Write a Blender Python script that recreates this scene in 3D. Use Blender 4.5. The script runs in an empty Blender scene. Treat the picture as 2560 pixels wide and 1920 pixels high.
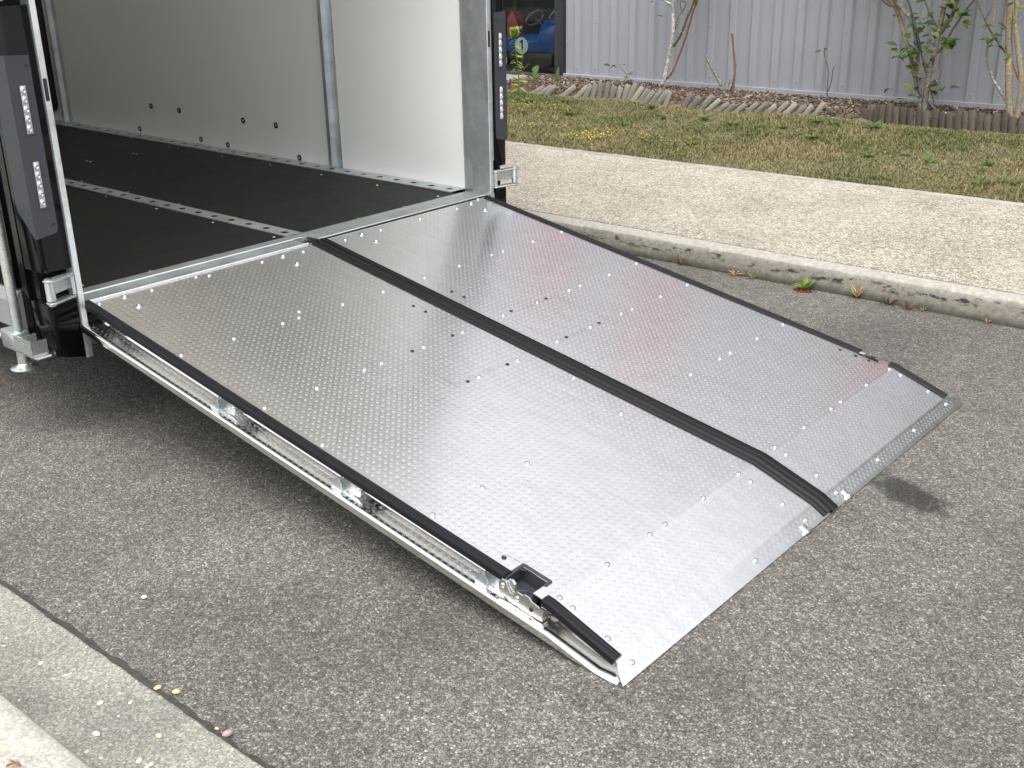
import bpy, bmesh, math, random
import numpy as np
from mathutils import Matrix, Vector
R_ = math.radians
random.seed(7); rng = np.random.default_rng(7)
scene = bpy.context.scene
COL = scene.collection

# ------------------------------------------------------------------ camera
YAW, PIT, ROL = R_(130.847), R_(21.84), R_(-1.0195)
CAM = np.array([3.5858, -1.8481, 1.6481]); FPX = 2795.4
_f = np.array([math.cos(PIT)*math.cos(YAW), math.cos(PIT)*math.sin(YAW), -math.sin(PIT)])
_r = np.array([math.sin(YAW), -math.cos(YAW), 0]); _u = np.cross(_r, _f)
_c, _s = math.cos(ROL), math.sin(ROL)
CR, CU = _c*_r+_s*_u, -_s*_r+_c*_u
cd = bpy.data.cameras.new('camera'); cam = bpy.data.objects.new('camera', cd); COL.objects.link(cam)
cd.sensor_width = 36; cd.lens = FPX/2560*36; cd.clip_start = .05; cd.clip_end = 600
cam.matrix_world = Matrix(((CR[0], CU[0], -_f[0], CAM[0]), (CR[1], CU[1], -_f[1], CAM[1]), (CR[2], CU[2], -_f[2], CAM[2]), (0, 0, 0, 1)))
scene.camera = cam

# ------------------------------------------------------------------ sky, sun, exposure (bright overcast)
SUN_EL, SUN_AZ = R_(66), R_(-60)          # azimuth measured from +X towards +Y
world = bpy.data.worlds.new('World'); scene.world = world; world.use_nodes = True
nt = world.node_tree; nt.nodes.clear()
sky = nt.nodes.new('ShaderNodeTexSky'); sky.sky_type = 'NISHITA'; sky.sun_disc = False
sky.sun_elevation = SUN_EL; sky.sun_rotation = math.pi/2-SUN_AZ; sky.dust_density = 4; sky.air_density = 1.0; sky.ozone_density = 1
hs = nt.nodes.new('ShaderNodeHueSaturation'); hs.inputs['Saturation'].default_value = .12
bgn = nt.nodes.new('ShaderNodeBackground'); bgn.inputs['Strength'].default_value = .15
wo = nt.nodes.new('ShaderNodeOutputWorld')
nt.links.new(sky.outputs[0], hs.inputs['Color']); nt.links.new(hs.outputs[0], bgn.inputs[0]); nt.links.new(bgn.outputs[0], wo.inputs[0])
sd = bpy.data.lights.new('sun', 'SUN'); sd.energy = .5; sd.angle = R_(50); sd.color = (1, .95, .88)
sun = bpy.data.objects.new('sun', sd); COL.objects.link(sun)
_d = Vector((math.cos(SUN_EL)*math.cos(SUN_AZ), math.cos(SUN_EL)*math.sin(SUN_AZ), math.sin(SUN_EL)))
sun.rotation_euler = _d.to_track_quat('Z', 'Y').to_euler()
vs = scene.view_settings; vs.view_transform = 'Standard'; vs.look = 'None'; vs.gamma = 1; vs.exposure = 1.5; vs.use_curve_mapping = False

# ------------------------------------------------------------------ pixel -> place helpers (distance always from a plane the thing touches)
def ray(x, y): return CR*((x-1280)/FPX)-CU*((y-960)/FPX)+_f
def onplane(x, y, n, p):
    d = ray(x, y); n = np.array(n, float); t = ((np.array(p, float)-CAM)@n)/(d@n); return CAM+t*d
def onZ(x, y, z=0): return onplane(x, y, (0, 0, 1), (0, 0, z))
def onY(x, y, v): return onplane(x, y, (0, 1, 0), (0, v, 0))
def onX(x, y, v): return onplane(x, y, (1, 0, 0), (v, 0, 0))
TH = R_(1.81); BU = np.array([math.cos(TH), math.sin(TH), 0]); BV = np.array([-math.sin(TH), math.cos(TH), 0])
def B(u, v, z): return BU*u+BV*v+np.array([0, 0, z])
def onV(x, y, v): return onplane(x, y, BV, BV*v)
def zm(ox, oy, s=3.456): return lambda a, b: (ox+a/s, oy+b/s)

# ------------------------------------------------------------------ object helpers
WM = {}
def new_obj(name, me):
    o = bpy.data.objects.new(name, me); COL.objects.link(o); WM[o.name] = Matrix.Identity(4); return o
def place(o, m):
    o.matrix_basis = m; WM[o.name] = m.copy()
def par(o, p):
    if p is not None:
        o.parent = p; o.matrix_parent_inverse = WM[p.name].inverted()
    return o
def tag(o, label=None, cat=None, group=None, kind=None):
    if label: o['label'] = label
    if cat: o['category'] = cat
    if group: o['group'] = group
    if kind: o['kind'] = kind
    return o
def thing(name, loc, label, cat, group=None):
    o = new_obj(name, None); o.empty_display_size = .1
    place(o, Matrix.Translation(Vector([float(c) for c in loc]))); return tag(o, label, cat, group)
def meshdata(name, v, f, mat=None, smooth=None):
    me = bpy.data.meshes.new(name)
    me.from_pydata([tuple(map(float, p)) for p in v], [], [tuple(int(i) for i in q) for q in f])
    bm = bmesh.new(); bm.from_mesh(me); bmesh.ops.recalc_face_normals(bm, faces=bm.faces); bm.to_mesh(me); bm.free()
    if mat: me.materials.append(mat)
    if smooth is not None:
        me.shade_smooth(); me.set_sharp_from_angle(angle=R_(smooth))
    return me
class MB:
    def __init__(s): s.v = []; s.f = []
    def add(s, v, f):
        n = len(s.v); s.v += [tuple(p) for p in v]; s.f += [tuple(i+n for i in q) for q in f]; return s
    def box(s, x0, x1, y0, y1, z0, z1):
        v = [(x, y, z) for x in (x0, x1) for y in (y0, y1) for z in (z0, z1)]
        return s.add(v, [(0, 1, 3, 2), (4, 6, 7, 5), (0, 4, 5, 1), (2, 3, 7, 6), (0, 2, 6, 4), (1, 5, 7, 3)])
    def loft(s, rings, caps=True, closed=True):
        n = len(rings[0]); v = [p for r in rings for p in r]; f = []
        for i in range(len(rings)-1):
            for j in range(n if closed else n-1):
                f.append((i*n+j, i*n+(j+1) % n, (i+1)*n+(j+1) % n, (i+1)*n+j))
        if caps and closed: f += [tuple(range(n))[::-1], tuple((len(rings)-1)*n+j for j in range(n))]
        return s.add(v, f)
    def prism(s, poly, z0, z1):           # poly of (x,y), vertical extrusion
        return s.loft([[(x, y, z0) for x, y in poly], [(x, y, z1) for x, y in poly]])
    def tube(s, pts, rad, seg=8):
        pts = [np.array(p, float) for p in pts]; rings = []
        if not hasattr(rad, '__len__'): rad = [rad]*len(pts)
        for i, p in enumerate(pts):
            t = pts[min(i+1, len(pts)-1)]-pts[max(i-1, 0)]; t = t/(np.linalg.norm(t)+1e-9)
            a = np.array([0, 0, 1.]) if abs(t[2]) < .9 else np.array([1., 0, 0])
            e1 = np.cross(t, a); e1 /= np.linalg.norm(e1); e2 = np.cross(t, e1)
            rings.append([p+rad[i]*(math.cos(2*math.pi*k/seg)*e1+math.sin(2*math.pi*k/seg)*e2) for k in range(seg)])
        return s.loft(rings)
    def lathe(s, prof, seg=12, o=(0, 0, 0)):   # prof of (r,z) about local Z
        rings = [[(o[0]+r*math.cos(2*math.pi*k/seg), o[1]+r*math.sin(2*math.pi*k/seg), o[2]+z) for k in range(seg)] for r, z in prof]
        return s.loft(rings)
    def obj(s, name, mat, parent=None, smooth=None, bevel=0, kind=None):
        me = meshdata(name, s.v, s.f, mat, None)
        if bevel:
            bm = bmesh.new(); bm.from_mesh(me)
            bmesh.ops.bevel(bm, geom=bm.edges[:], offset=bevel, segments=2, profile=.5, affect='EDGES', clamp_overlap=True)
            bm.to_mesh(me); bm.free(); smooth = 40 if smooth is None else smooth
        if smooth is not None: me.shade_smooth(); me.set_sharp_from_angle(angle=R_(smooth))
        o = par(new_obj(name, me), parent)
        if kind: o['kind'] = kind
        return o
def inst(name, me, m, parent=None):
    o = new_obj(name, me); place(o, m); return par(o, parent)
def TRS(p, rot=None, s=None):
    m = Matrix.Translation(Vector([float(c) for c in p]))
    if rot is not None: m = m @ rot
    if s is not None: m = m @ Matrix.Diagonal((s[0], s[1], s[2], 1))
    return m
def RX(a): return Matrix.Rotation(a, 4, 'X')
def RY(a): return Matrix.Rotation(a, 4, 'Y')
def RZ(a): return Matrix.Rotation(a, 4, 'Z')
def smoothpath(pts, sub=4):
    pts = [np.array(p, float) for p in pts]
    if len(pts) < 3: return pts
    out = []
    for i in range(len(pts)-1):
        p0, p1, p2, p3 = pts[max(i-1, 0)], pts[i], pts[i+1], pts[min(i+2, len(pts)-1)]
        for k in range(sub):
            t = k/sub
            out.append(.5*((2*p1)+(p2-p0)*t+(2*p0-5*p1+4*p2-p3)*t*t+(3*p1-p0-3*p2+p3)*t**3))
    return out+[pts[-1]]
def vnoise(x, y, seed=0):
    xi, yi = np.floor(x).astype(int), np.floor(y).astype(int); fx, fy = x-xi, y-yi
    fx = fx*fx*(3-2*fx); fy = fy*fy*(3-2*fy)
    def h(a, b): return np.mod(np.sin(a*127.1+b*311.7+seed*74.7)*43758.5453, 1.0)
    return (h(xi, yi)*(1-fx)+h(xi+1, yi)*fx)*(1-fy)+(h(xi, yi+1)*(1-fx)+h(xi+1, yi+1)*fx)*fy

# ------------------------------------------------------------------ materials
class Mat:
    def __init__(s, name, col=(.5, .5, .5), rough=.5, metal=0.0, **kw):
        s.m = bpy.data.materials.new(name); s.m.use_nodes = True; s.t = s.m.node_tree
        s.b = s.t.nodes['Principled BSDF']; s.out = s.t.nodes['Material Output']
        s.set('Base Color', (*col, 1)); s.set('Roughness', rough); s.set('Metallic', metal)
        for k, v in kw.items(): s.set(k.replace('_', ' '), v)
    def set(s, k, v): s.b.inputs[k].default_value = v
    def n(s, typ, **kw):
        o = s.t.nodes.new('ShaderNode'+typ)
        for k, v in kw.items():
            if k in o.inputs: s.inp(o, k, v)
            else: setattr(o, k, v)
        return o
    def inp(s, o, k, v):
        if isinstance(v, bpy.types.NodeSocket): s.t.links.new(v, o.inputs[k])
        else: o.inputs[k].default_value = v
    def link(s, a, k): s.t.links.new(a, s.b.inputs[k])
    def pos(s, scale=(1, 1, 1), obj=False):
        g = s.n('TexCoord').outputs['Object'] if obj else s.n('NewGeometry').outputs['Position']
        if scale == (1, 1, 1): return g
        return s.n('Mapping', Vector=g, Scale=scale).outputs[0]
    def noise(s, scale, detail=3, rough=.55, vec=None, out='Fac', dist=0):
        return s.n('TexNoise', Vector=vec or s.pos(), Scale=scale, Detail=detail, Roughness=rough, Distortion=dist).outputs[out]
    def vor(s, scale, feature='F1', out='Distance', vec=None, rand=1):
        o = s.n('TexVoronoi', feature=feature, Vector=vec or s.pos(), Scale=scale); o.inputs['Randomness'].default_value = rand
        return o.outputs[out]
    def ramp(s, fac, stops):
        o = s.n('ValToRGB', Fac=fac); e = o.color_ramp.elements
        while len(e) < len(stops): e.new(.5)
        for i, (p, c) in enumerate(stops): e[i].position = p; e[i].color = (*c, 1) if len(c) == 3 else c
        return o.outputs[0]
    def mix(s, fac, a, b, mode='MIX'):
        o = s.n('MixRGB', blend_type=mode, Fac=fac)
        s.inp(o, 'Color1', a if isinstance(a, bpy.types.NodeSocket) else (*a, 1)); s.inp(o, 'Color2', b if isinstance(b, bpy.types.NodeSocket) else (*b, 1))
        return o.outputs[0]
    def math(s, op, a, b=0.0, c=None):
        o = s.n('Math', operation=op); s.inp(o, 0, a); s.inp(o, 1, b)
        if c is not None: s.inp(o, 2, c)
        return o.outputs[0]
    def bump(s, h, strength=.3, dist=.01, normal=None):
        o = s.n('Bump', Height=h, Strength=strength, Distance=dist)
        if normal: s.inp(o, 'Normal', normal)
        s.link(o.outputs[0], 'Normal'); return o.outputs[0]
    def color(s, sock): s.link(sock, 'Base Color'); return s
    def rough(s, fac, lo, hi):
        s.link(s.n('MapRange', Value=fac, **{'To Min': lo, 'To Max': hi}).outputs[0], 'Roughness'); return s

def asphalt():
    a = Mat('asphalt', rough=.9)
    c1 = a.vor(165, out='Color'); g1 = a.n('SeparateColor', Color=c1).outputs[0]
    c2 = a.vor(340, out='Color'); g2 = a.n('SeparateColor', Color=c2).outputs[1]
    st = a.ramp(g1, [(0, (.035, .033, .031)), (.42, (.105, .10, .094)), (.78, (.21, .20, .185)), (.94, (.38, .355, .325)), (1, (.56, .52, .47))])
    s2 = a.ramp(g2, [(0, (.035, .034, .032)), (.6, (.13, .125, .118)), (1, (.36, .34, .31))])
    base = a.mix(.5, st, s2)
    gap = a.ramp(a.vor(165, feature='DISTANCE_TO_EDGE'), [(0, (.35, .34, .33)), (.12, (1, 1, 1))])
    base = a.mix(1, base, gap, 'MULTIPLY')
    big = a.ramp(a.noise(1.3, 6, .62), [(.3, (.64, .63, .62)), (.7, (1.22, 1.21, 1.19))])
    base = a.mix(1, base, big, 'MULTIPLY'); md = a.ramp(a.noise(22, 4, .7), [(.3, (.80, .79, .78)), (.7, (1.16, 1.16, 1.15))]); base = a.mix(1, base, md, 'MULTIPLY'); spk = a.n('SeparateColor', Color=a.vor(70, out='Color')).outputs[2]
    spm = a.math('MULTIPLY', a.math('GREATER_THAN', spk, .955), a.math('LESS_THAN', a.vor(70), .42))
    base = a.mix(a.math('MULTIPLY', spm, .28), base, (.34, .315, .28)); base = a.mix(1, base, (.92, .92, .905), 'MULTIPLY')
    # oil-dark damp patch beside the ramp foot (a stain with its own outline)
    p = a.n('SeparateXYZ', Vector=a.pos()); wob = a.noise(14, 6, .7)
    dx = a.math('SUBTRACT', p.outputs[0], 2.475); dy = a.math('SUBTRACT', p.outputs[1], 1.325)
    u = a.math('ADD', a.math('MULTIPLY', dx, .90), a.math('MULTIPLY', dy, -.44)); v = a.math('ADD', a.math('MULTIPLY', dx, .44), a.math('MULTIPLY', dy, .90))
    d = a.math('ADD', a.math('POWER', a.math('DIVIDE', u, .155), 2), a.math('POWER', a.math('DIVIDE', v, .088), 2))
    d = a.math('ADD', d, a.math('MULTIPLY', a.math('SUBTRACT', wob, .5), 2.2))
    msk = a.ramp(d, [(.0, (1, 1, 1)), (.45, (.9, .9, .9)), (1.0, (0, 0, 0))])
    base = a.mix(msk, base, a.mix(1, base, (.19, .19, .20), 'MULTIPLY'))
    a.color(base)
    h = a.math('ADD', a.math('MULTIPLY', a.vor(165), -.8), a.math('MULTIPLY', g2, .35))
    a.bump(h, .7, .006); return a.m
def aggregate(name='exposed_aggregate', tint=(1, 1, 1)):
    a = Mat(name, rough=.9)
    c1 = a.n('SeparateColor', Color=a.vor(72, out='Color')).outputs[0]
    st = a.ramp(c1, [(0, (.30, .265, .22)), (.25, (.52, .475, .40)), (.6, (.66, .61, .53)), (1, (.80, .76, .69))])
    e = a.vor(72, feature='DISTANCE_TO_EDGE'); patch = a.noise(.9, 4)
    gapc = a.ramp(patch, [(.3, (.40, .36, .30)), (.62, (.16, .14, .115))])
    base = a.mix(a.ramp(e, [(.0, (0, 0, 0)), (.16, (1, 1, 1))]), gapc, st)
    big = a.ramp(a.noise(2.3, 4), [(.3, (.82, .81, .79)), (.7, (1.08, 1.08, 1.06))])
    base = a.mix(1, base, big, 'MULTIPLY'); base = a.mix(1, base, (.74, .725, .70), 'MULTIPLY')
    a.color(base); a.bump(a.math('ADD', a.math('MULTIPLY', a.vor(72), -1), a.noise(300, 2)), .8, .008); return a.m
def kerbmat():
    a = Mat('kerb_concrete', rough=.92)
    p = a.n('SeparateXYZ', Vector=a.pos()); n1 = a.noise(7, 5, .65); n2 = a.noise(40, 3)
    base = a.ramp(n2, [(.25, (.24, .225, .195)), (.75, (.40, .385, .34))])
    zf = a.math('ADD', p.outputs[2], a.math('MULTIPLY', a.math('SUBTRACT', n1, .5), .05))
    ztone = a.ramp(zf, [(.0, (.12, .118, .10)), (.018, (.25, .245, .21)), (.045, (.52, .51, .47)), (.09, (.62, .61, .58)), (.112, (.88, .88, .88))])  # tone by height: darkest at the kerb foot, lightest on top
    base = a.mix(1, base, a.mix(.0, ztone, ztone), 'MULTIPLY')
    st = a.noise(30, 5, .7, vec=a.pos((.35, 1, 1))); band = a.ramp(a.math('ADD', p.outputs[2], a.math('MULTIPLY', a.math('SUBTRACT', a.noise(2.2, 2), .5), .05)), [(.045, (0, 0, 0)), (.062, (1, 1, 1)), (.085, (1, 1, 1)), (.1, (0, 0, 0))])
    stm = a.mix(1, a.ramp(st, [(.53, (0, 0, 0)), (.60, (1, 1, 1))]), band, 'MULTIPLY')
    base = a.mix(stm, base, (.02, .021, .024))
    a.color(base); a.bump(a.math('ADD', a.noise(120, 4), a.noise(18, 4)), .6, .006); return a.m
def concrete(name, lo, hi, sc=150):
    a = Mat(name, rough=.93)
    c = a.n('SeparateColor', Color=a.vor(sc, out='Color')).outputs[0]
    s = a.ramp(c, [(0, lo), (.7, tuple((x+y)/2 for x, y in zip(lo, hi))), (1, hi)])
    b = a.ramp(a.noise(2.4, 5, .62, vec=a.pos((1.2, 2, 1))), [(.3, (.66, .66, .66)), (.52, (.95, .95, .94)), (.75, (1.12, 1.12, 1.1))])
    s = a.mix(1, s, b, 'MULTIPLY'); fl = a.n('SeparateColor', Color=a.vor(95, out='Color')).outputs[2]
    s = a.mix(a.ramp(fl, [(.992, (0, 0, 0)), (.996, (1, 1, 1))]), s, (.45, .43, .37))
    a.color(s); a.bump(a.noise(220, 3), .4, .004); return a.m
def alu(name, rough, col=(.80, .80, .81), wav=.006):
    a = Mat(name, col, rough, 1.0)
    n = a.noise(26, 4, .6); a.rough(n, rough-.05, rough+.06)
    sc = a.ramp(a.noise(9, 6, .7, vec=a.pos((1, 3, 1))), [(.3, tuple(c*.88 for c in col)), (.62, col)])
    a.color(sc); a.bump(a.noise(2.6, 2, .4), .6, wav); return a.m
def galv(name, col=(.50, .53, .55), rough=.38, spang=26):
    a = Mat(name, col, rough, .85)
    v = a.n('SeparateColor', Color=a.vor(spang, out='Color', vec=a.pos())).outputs[0]
    n = a.noise(6, 5, .7)
    c = a.mix(a.math('MULTIPLY', v, .35), a.ramp(n, [(.3, tuple(x*.72 for x in col)), (.7, tuple(min(1, x*1.2) for x in col))]), tuple(min(1, x*1.35) for x in col))
    a.color(c); a.rough(a.noise(40, 4), rough-.1, rough+.14); a.bump(a.noise(60, 3), .12, .003); return a.m
def simple(name, col, rough=.5, metal=0, var=.12, sc=20, bump=0, **kw):
    a = Mat(name, col, rough, metal, **kw)
    n = a.noise(sc, 4, .6)
    a.color(a.ramp(n, [(.25, tuple(c*(1-var) for c in col)), (.75, tuple(min(1, c*(1+var)) for c in col))]))
    a.rough(a.noise(sc*2.3, 3), max(.02, rough-.06), min(1, rough+.06))
    if bump: a.bump(a.noise(sc*4, 3), .3, bump)
    return a.m
def attrmat(name, rough=.7, sub=0.0, trans=0.0):
    a = Mat(name, rough=rough); c = a.n('Attribute', attribute_name='col').outputs['Color']; a.color(c)
    if trans:
        tr = a.n('BsdfTranslucent', Color=a.mix(1, c, (1.1, 1.25, .6), 'MULTIPLY')); mx = a.n('MixShader', Fac=trans)
        a.t.links.new(a.b.outputs[0], mx.inputs[1]); a.t.links.new(tr.outputs[0], mx.inputs[2]); a.t.links.new(mx.outputs[0], a.out.inputs[0])
    return a.m
def woodmat(name, lo, hi):
    a = Mat(name, rough=.9); p = a.pos((30, 30, 4), obj=True); rnd = a.n('ObjectInfo').outputs['Random']
    n = a.noise(2.2, 6, .65, vec=p); c = a.ramp(n, [(.28, lo), (.72, hi)])
    c = a.mix(1, c, a.ramp(rnd, [(0, (.62, .62, .62)), (1, (1.2, 1.17, 1.12))]), 'MULTIPLY')
    a.color(c); a.bump(n, .6, .004); return a.m
def lichen(name, bark, spots, amt=.55):
    a = Mat(name, rough=.9); n = a.noise(48, 5, .65); n2 = a.noise(75, 4, .65)
    c = a.ramp(n2, [(.3, tuple(x*.6 for x in bark)), (.7, tuple(min(1, x*1.4) for x in bark))])
    c = a.mix(a.ramp(n, [(amt, (0, 0, 0)), (amt+.06, (1, 1, 1))]), c, spots)
    a.color(c); a.bump(n2, .5, .004); return a.m
def glassmat():
    a = Mat('window_glass', rough=.02); t = a.n('BsdfTransparent', Color=(.88, .92, .91, 1)); g = a.n('BsdfGlossy', Roughness=.01)
    fr = a.n('Fresnel', IOR=1.22).outputs[0]; mx = a.n('MixShader', Fac=fr)
    a.t.links.new(t.outputs[0], mx.inputs[1]); a.t.links.new(g.outputs[0], mx.inputs[2]); a.t.links.new(mx.outputs[0], a.out.inputs[0]); return a.m

m_asph = asphalt(); m_agg = aggregate(); m_kerb = kerbmat()
m_gut = concrete('gutter_concrete', (.13, .128, .112), (.34, .33, .29), 210); m_near = concrete('pavement_concrete', (.30, .285, .25), (.50, .485, .43), 170)
m_slab = concrete('threshold_concrete', (.20, .195, .19), (.30, .29, .28))
m_deck = alu('ramp_aluminium', .24, (.90, .90, .91)); m_chan = alu('channel_aluminium', .09, (.86, .85, .83), .001)
m_bar = Mat('tread_aluminium', (.82, .82, .83), .26, 1.0).m
m_galv = galv('galvanised_steel'); m_galvl = galv('galvanised_bright', (.68, .72, .74), .34); m_zinc = galv('zinc_plate', (.55, .585, .59), .22, 60)
m_bead = simple('polished_edge', (.90, .92, .92), .2, 1.0, .04)
m_steel = simple('stainless_steel', (.66, .65, .62), .28, 1.0, .06, 60)
m_boltm = Mat('bolt_metal', (.56, .57, .59), .32, 1.0).m
m_seam = simple('seam_grey', (.10, .10, .10), .6)
m_sill = galv('sill_galvanised', (.34, .37, .375), .45)
m_rub = simple('black_rubber', (.004, .0045, .0058), .5, 0, .2, 30, .0006, Specular_IOR_Level=.22)
m_plug = simple('black_plastic', (.007, .007, .008), .5)
m_white = simple('white_panel', (.63, .635, .62), .38, 0, .02, 1.6)
def ceilmat():
    a = Mat('translucent_roof', (.7, .7, .67), .5); tr_ = a.n('BsdfTranslucent', Color=(.66, .64, .60, 1)); mx = a.n('MixShader', Fac=.5)
    a.t.links.new(a.b.outputs[0], mx.inputs[1]); a.t.links.new(tr_.outputs[0], mx.inputs[2]); a.t.links.new(mx.outputs[0], a.out.inputs[0]); return a.m
m_ceil = ceilmat()
m_floor = simple('black_floor', (.006, .006, .0055), .55, 0, .22, 5, .0008, Specular_IOR_Level=.22)
m_gloss = simple('black_gloss_paint', (.003, .003, .0035), .06, 0, .1, 4, Specular_IOR_Level=.18)
m_grey = simple('dark_grey_plate', (.030, .033, .040), .5, 0, .06, 40, Specular_IOR_Level=.35)
m_skirt = simple('grey_skirt', (.20, .205, .215), .45, 0, .05, 30)
m_lens = Mat('lamp_lens', (.42, .42, .43), .3, .6); m_lens.bump(m_lens.noise(260, 2), .5, .003); m_lens = m_lens.m
m_clad = simple('grey_cladding', (.265, .275, .295), .45, 0, .035, 2.2)
m_frame = simple('charcoal_frame', (.028, .032, .037), .4, 0, .06)
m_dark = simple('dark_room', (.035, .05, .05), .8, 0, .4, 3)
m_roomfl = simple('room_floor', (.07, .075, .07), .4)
m_glass = glassmat()
m_red = simple('red_panel', (.33, .04, .045), .4)
m_soil = simple('dry_soil', (.13, .105, .065), .95, 0, .35, 18, .01)
m_bark = attrmat('bark_mulch', .95); m_grass = attrmat('grass_blades', .75, trans=.25); m_leaf = attrmat('leaf', .5, trans=.3)
m_stL = woodmat('weathered_wood', (.09, .08, .067), (.30, .28, .245)); m_stR = woodmat('dark_wood', (.028, .022, .017), (.12, .10, .078))
m_bW = lichen('pale_bark', (.30, .28, .25), (.55, .54, .48), .5); m_bO = lichen('orange_bark', (.20, .085, .04), (.32, .17, .06), .58)
m_bB = lichen('brown_bark', (.10, .08, .05), (.22, .19, .10), .58); m_bL = lichen('lichen_bark', (.19, .17, .13), (.40, .26, .05), .54); m_bG = lichen('grey_bark', (.17, .15, .115), (.40, .39, .33), .56)
m_tie = simple('green_tie', (.012, .045, .045), .5)

# ------------------------------------------------------------------ ground, road, kerbs, pavements
def sheet(name, pts, mat, z=None, kind='structure'):
    v = [(p[0], p[1], p[2] if len(p) > 2 else z) for p in pts]
    o = new_obj(name, meshdata(name, v, [tuple(range(len(v)))], mat)); o['kind'] = kind; return o
X0, X1 = -30., 30.
def kb(x): return 3.118+.012*x
def ki(x): return kb(x)+.10
def sf(x): return 4.919+.0316*x
sheet('ground', [(-300, -300), (300, -300), (300, 300), (-300, 300)], m_soil, -.03)
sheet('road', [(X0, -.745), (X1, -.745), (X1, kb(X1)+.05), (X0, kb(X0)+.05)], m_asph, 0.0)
sheet('gutter', [(X0, -1.20), (X1, -1.20), (X1, -.752), (X0, -.752)], m_gut, .004)
mb = MB()                                   # far kerb: rounded stone with lighter top
ring = lambda x: [(x, kb(x), -.02), (x, kb(x)+.012, .085), (x, kb(x)+.022, .108), (x, kb(x)+.04, .12), (x, ki(x)-.003, .126), (x, ki(x)-.003, -.02)]
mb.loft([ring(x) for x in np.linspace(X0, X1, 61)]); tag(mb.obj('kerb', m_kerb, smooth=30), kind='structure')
mb = MB(); mb.loft([[(x, ki(x)+.003, -.02), (x, ki(x)+.003, .128), (x, sf(x)-.07, .15), (x, sf(x)-.07, -.02)] for x in (X0, X1)]); tag(mb.obj('pavement', m_agg), kind='structure')
m_edge = concrete('edging_concrete', (.28, .26, .235), (.38, .355, .32))
mb = MB(); mb.loft([[(x, sf(x)-.068, -.02), (x, sf(x)-.068, .151), (x, sf(x), .154), (x, sf(x), -.02)] for x in (X0, X1)]); tag(mb.obj('pavement_edging', m_edge), kind='structure')
mb = MB(); mb.loft([[(x, -1.025, -.01), (x, -1.04, .10), (x, -1.052, .114), (x, -1.085, .12), (x, -4.2, .14), (x, -4.2, -.01)] for x in np.linspace(X0, X1, 3)])
tag(mb.obj('near_pavement', m_near, smooth=40), kind='structure')
# dirt-filled joint between gutter and asphalt
n = 900; xs = np.linspace(-1, 4, n); w1 = -.752+.010*vnoise(xs*34, xs*0, 3)+.010*vnoise(xs*6, xs*0, 4); w0 = -.752-.006*vnoise(xs*25, xs*0, 5)
v = [(x, a, .0075) for x, a in zip(xs, w0)]+[(x, a, .0075) for x, a in zip(xs, w1)]
me = meshdata('joint_dirt', v, [(i, i+1, n+i+1, n+i) for i in range(n-1)], simple('joint_dirt', (.035, .032, .026), .95, 0, .5, 60, .004))
tag(new_obj('joint_dirt', me), 'dark dirt filling the joint between gutter and asphalt', 'dirt', kind='stuff')

# lawn ground rises towards the planting bed
def gz(v): return .15+.09*np.clip((v-4.9)/1.9, 0, 1)
us = np.linspace(-30, 30, 121); vv = [4.925, 5.4, 6.0, 6.4, 6.8, 7.2, 7.7]
hgt = lambda u, w: float(gz(w)+(.02*vnoise(np.array(u*2.), np.array(w*2.), 2) if w > 5 else 0)+(.02 if w > 6.8 else 0))
P = [B(u, w, hgt(u, w)-(.004 if w < 5 else 0)) for u in us for w in vv]; nv = len(vv)
me = meshdata('lawn_soil', P, [(i*nv+j, (i+1)*nv+j, (i+1)*nv+j+1, i*nv+j+1) for i in range(len(us)-1) for j in range(nv-1)], m_soil, 60)
tag(new_obj('lawn_soil', me), kind='structure')

# ------------------------------------------------------------------ the ramp: two checker-plate halves
PR = np.array([(.030, .4885), (2.10, .108), (2.303, .034), (2.352, .005)])   # top surface (x,z)
SEG = np.diff(PR, axis=0); SL = np.linalg.norm(SEG, axis=1); SC = np.concatenate([[0], np.cumsum(SL)])
TN = SEG/SL[:, None]; NN = np.stack([-TN[:, 1], TN[:, 0]], 1)                # tangent / up-normal per segment
def s_of_x(x):
    for i in range(3):
        if x <= PR[i+1, 0] or i == 2: return SC[i]+(x-PR[i, 0])/SEG[i, 0]*SL[i]
def PT(s, y, n=0.0, mitre=True):
    i = min(max(int(np.searchsorted(SC, s, 'right'))-1, 0), 2); q = PR[i]+TN[i]*(s-SC[i]); nn = NN[i]
    if mitre:
        for k in (1, 2):
            if abs(s-SC[k]) < 1e-6: nn = NN[k-1]+NN[k]; nn = nn/(nn@NN[k])
    return (q[0]+nn[0]*n, y, q[1]+nn[1]*n)
DN = np.array([NN[0][0], 0, NN[0][1]]); D0 = np.array([PR[0, 0], 0, PR[0, 1]])
def DK(x, y):                                # photo point on the deck
    p = onplane(x, y, DN, D0)
    if p[0] <= PR[1, 0]: return p, 0
    p = onplane(x, y, (NN[1][0], 0, NN[1][1]), (PR[1, 0], 0, PR[1, 1]))
    if p[0] <= PR[2, 0]: return p, 1
    return onplane(x, y, (NN[2][0], 0, NN[2][1]), (PR[2, 0], 0, PR[2, 1])), 2
def zb(x): return max(.41-.1805*x, .002)     # underside
def zl(x): return zb(x)+.024*max(0.15, min(1, (2.34-x)/.22))   # ledge top
SN = [s_of_x(1.962), s_of_x(2.045)]          # latch notch
def strip(sec, s0, s1, y0):
    ss = [s0]+[c for c in SC[1:3] if s0 < c < s1]+[s1]
    return [[PT(s, y0+a, b) for a, b in sec] for s in ss]
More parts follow.
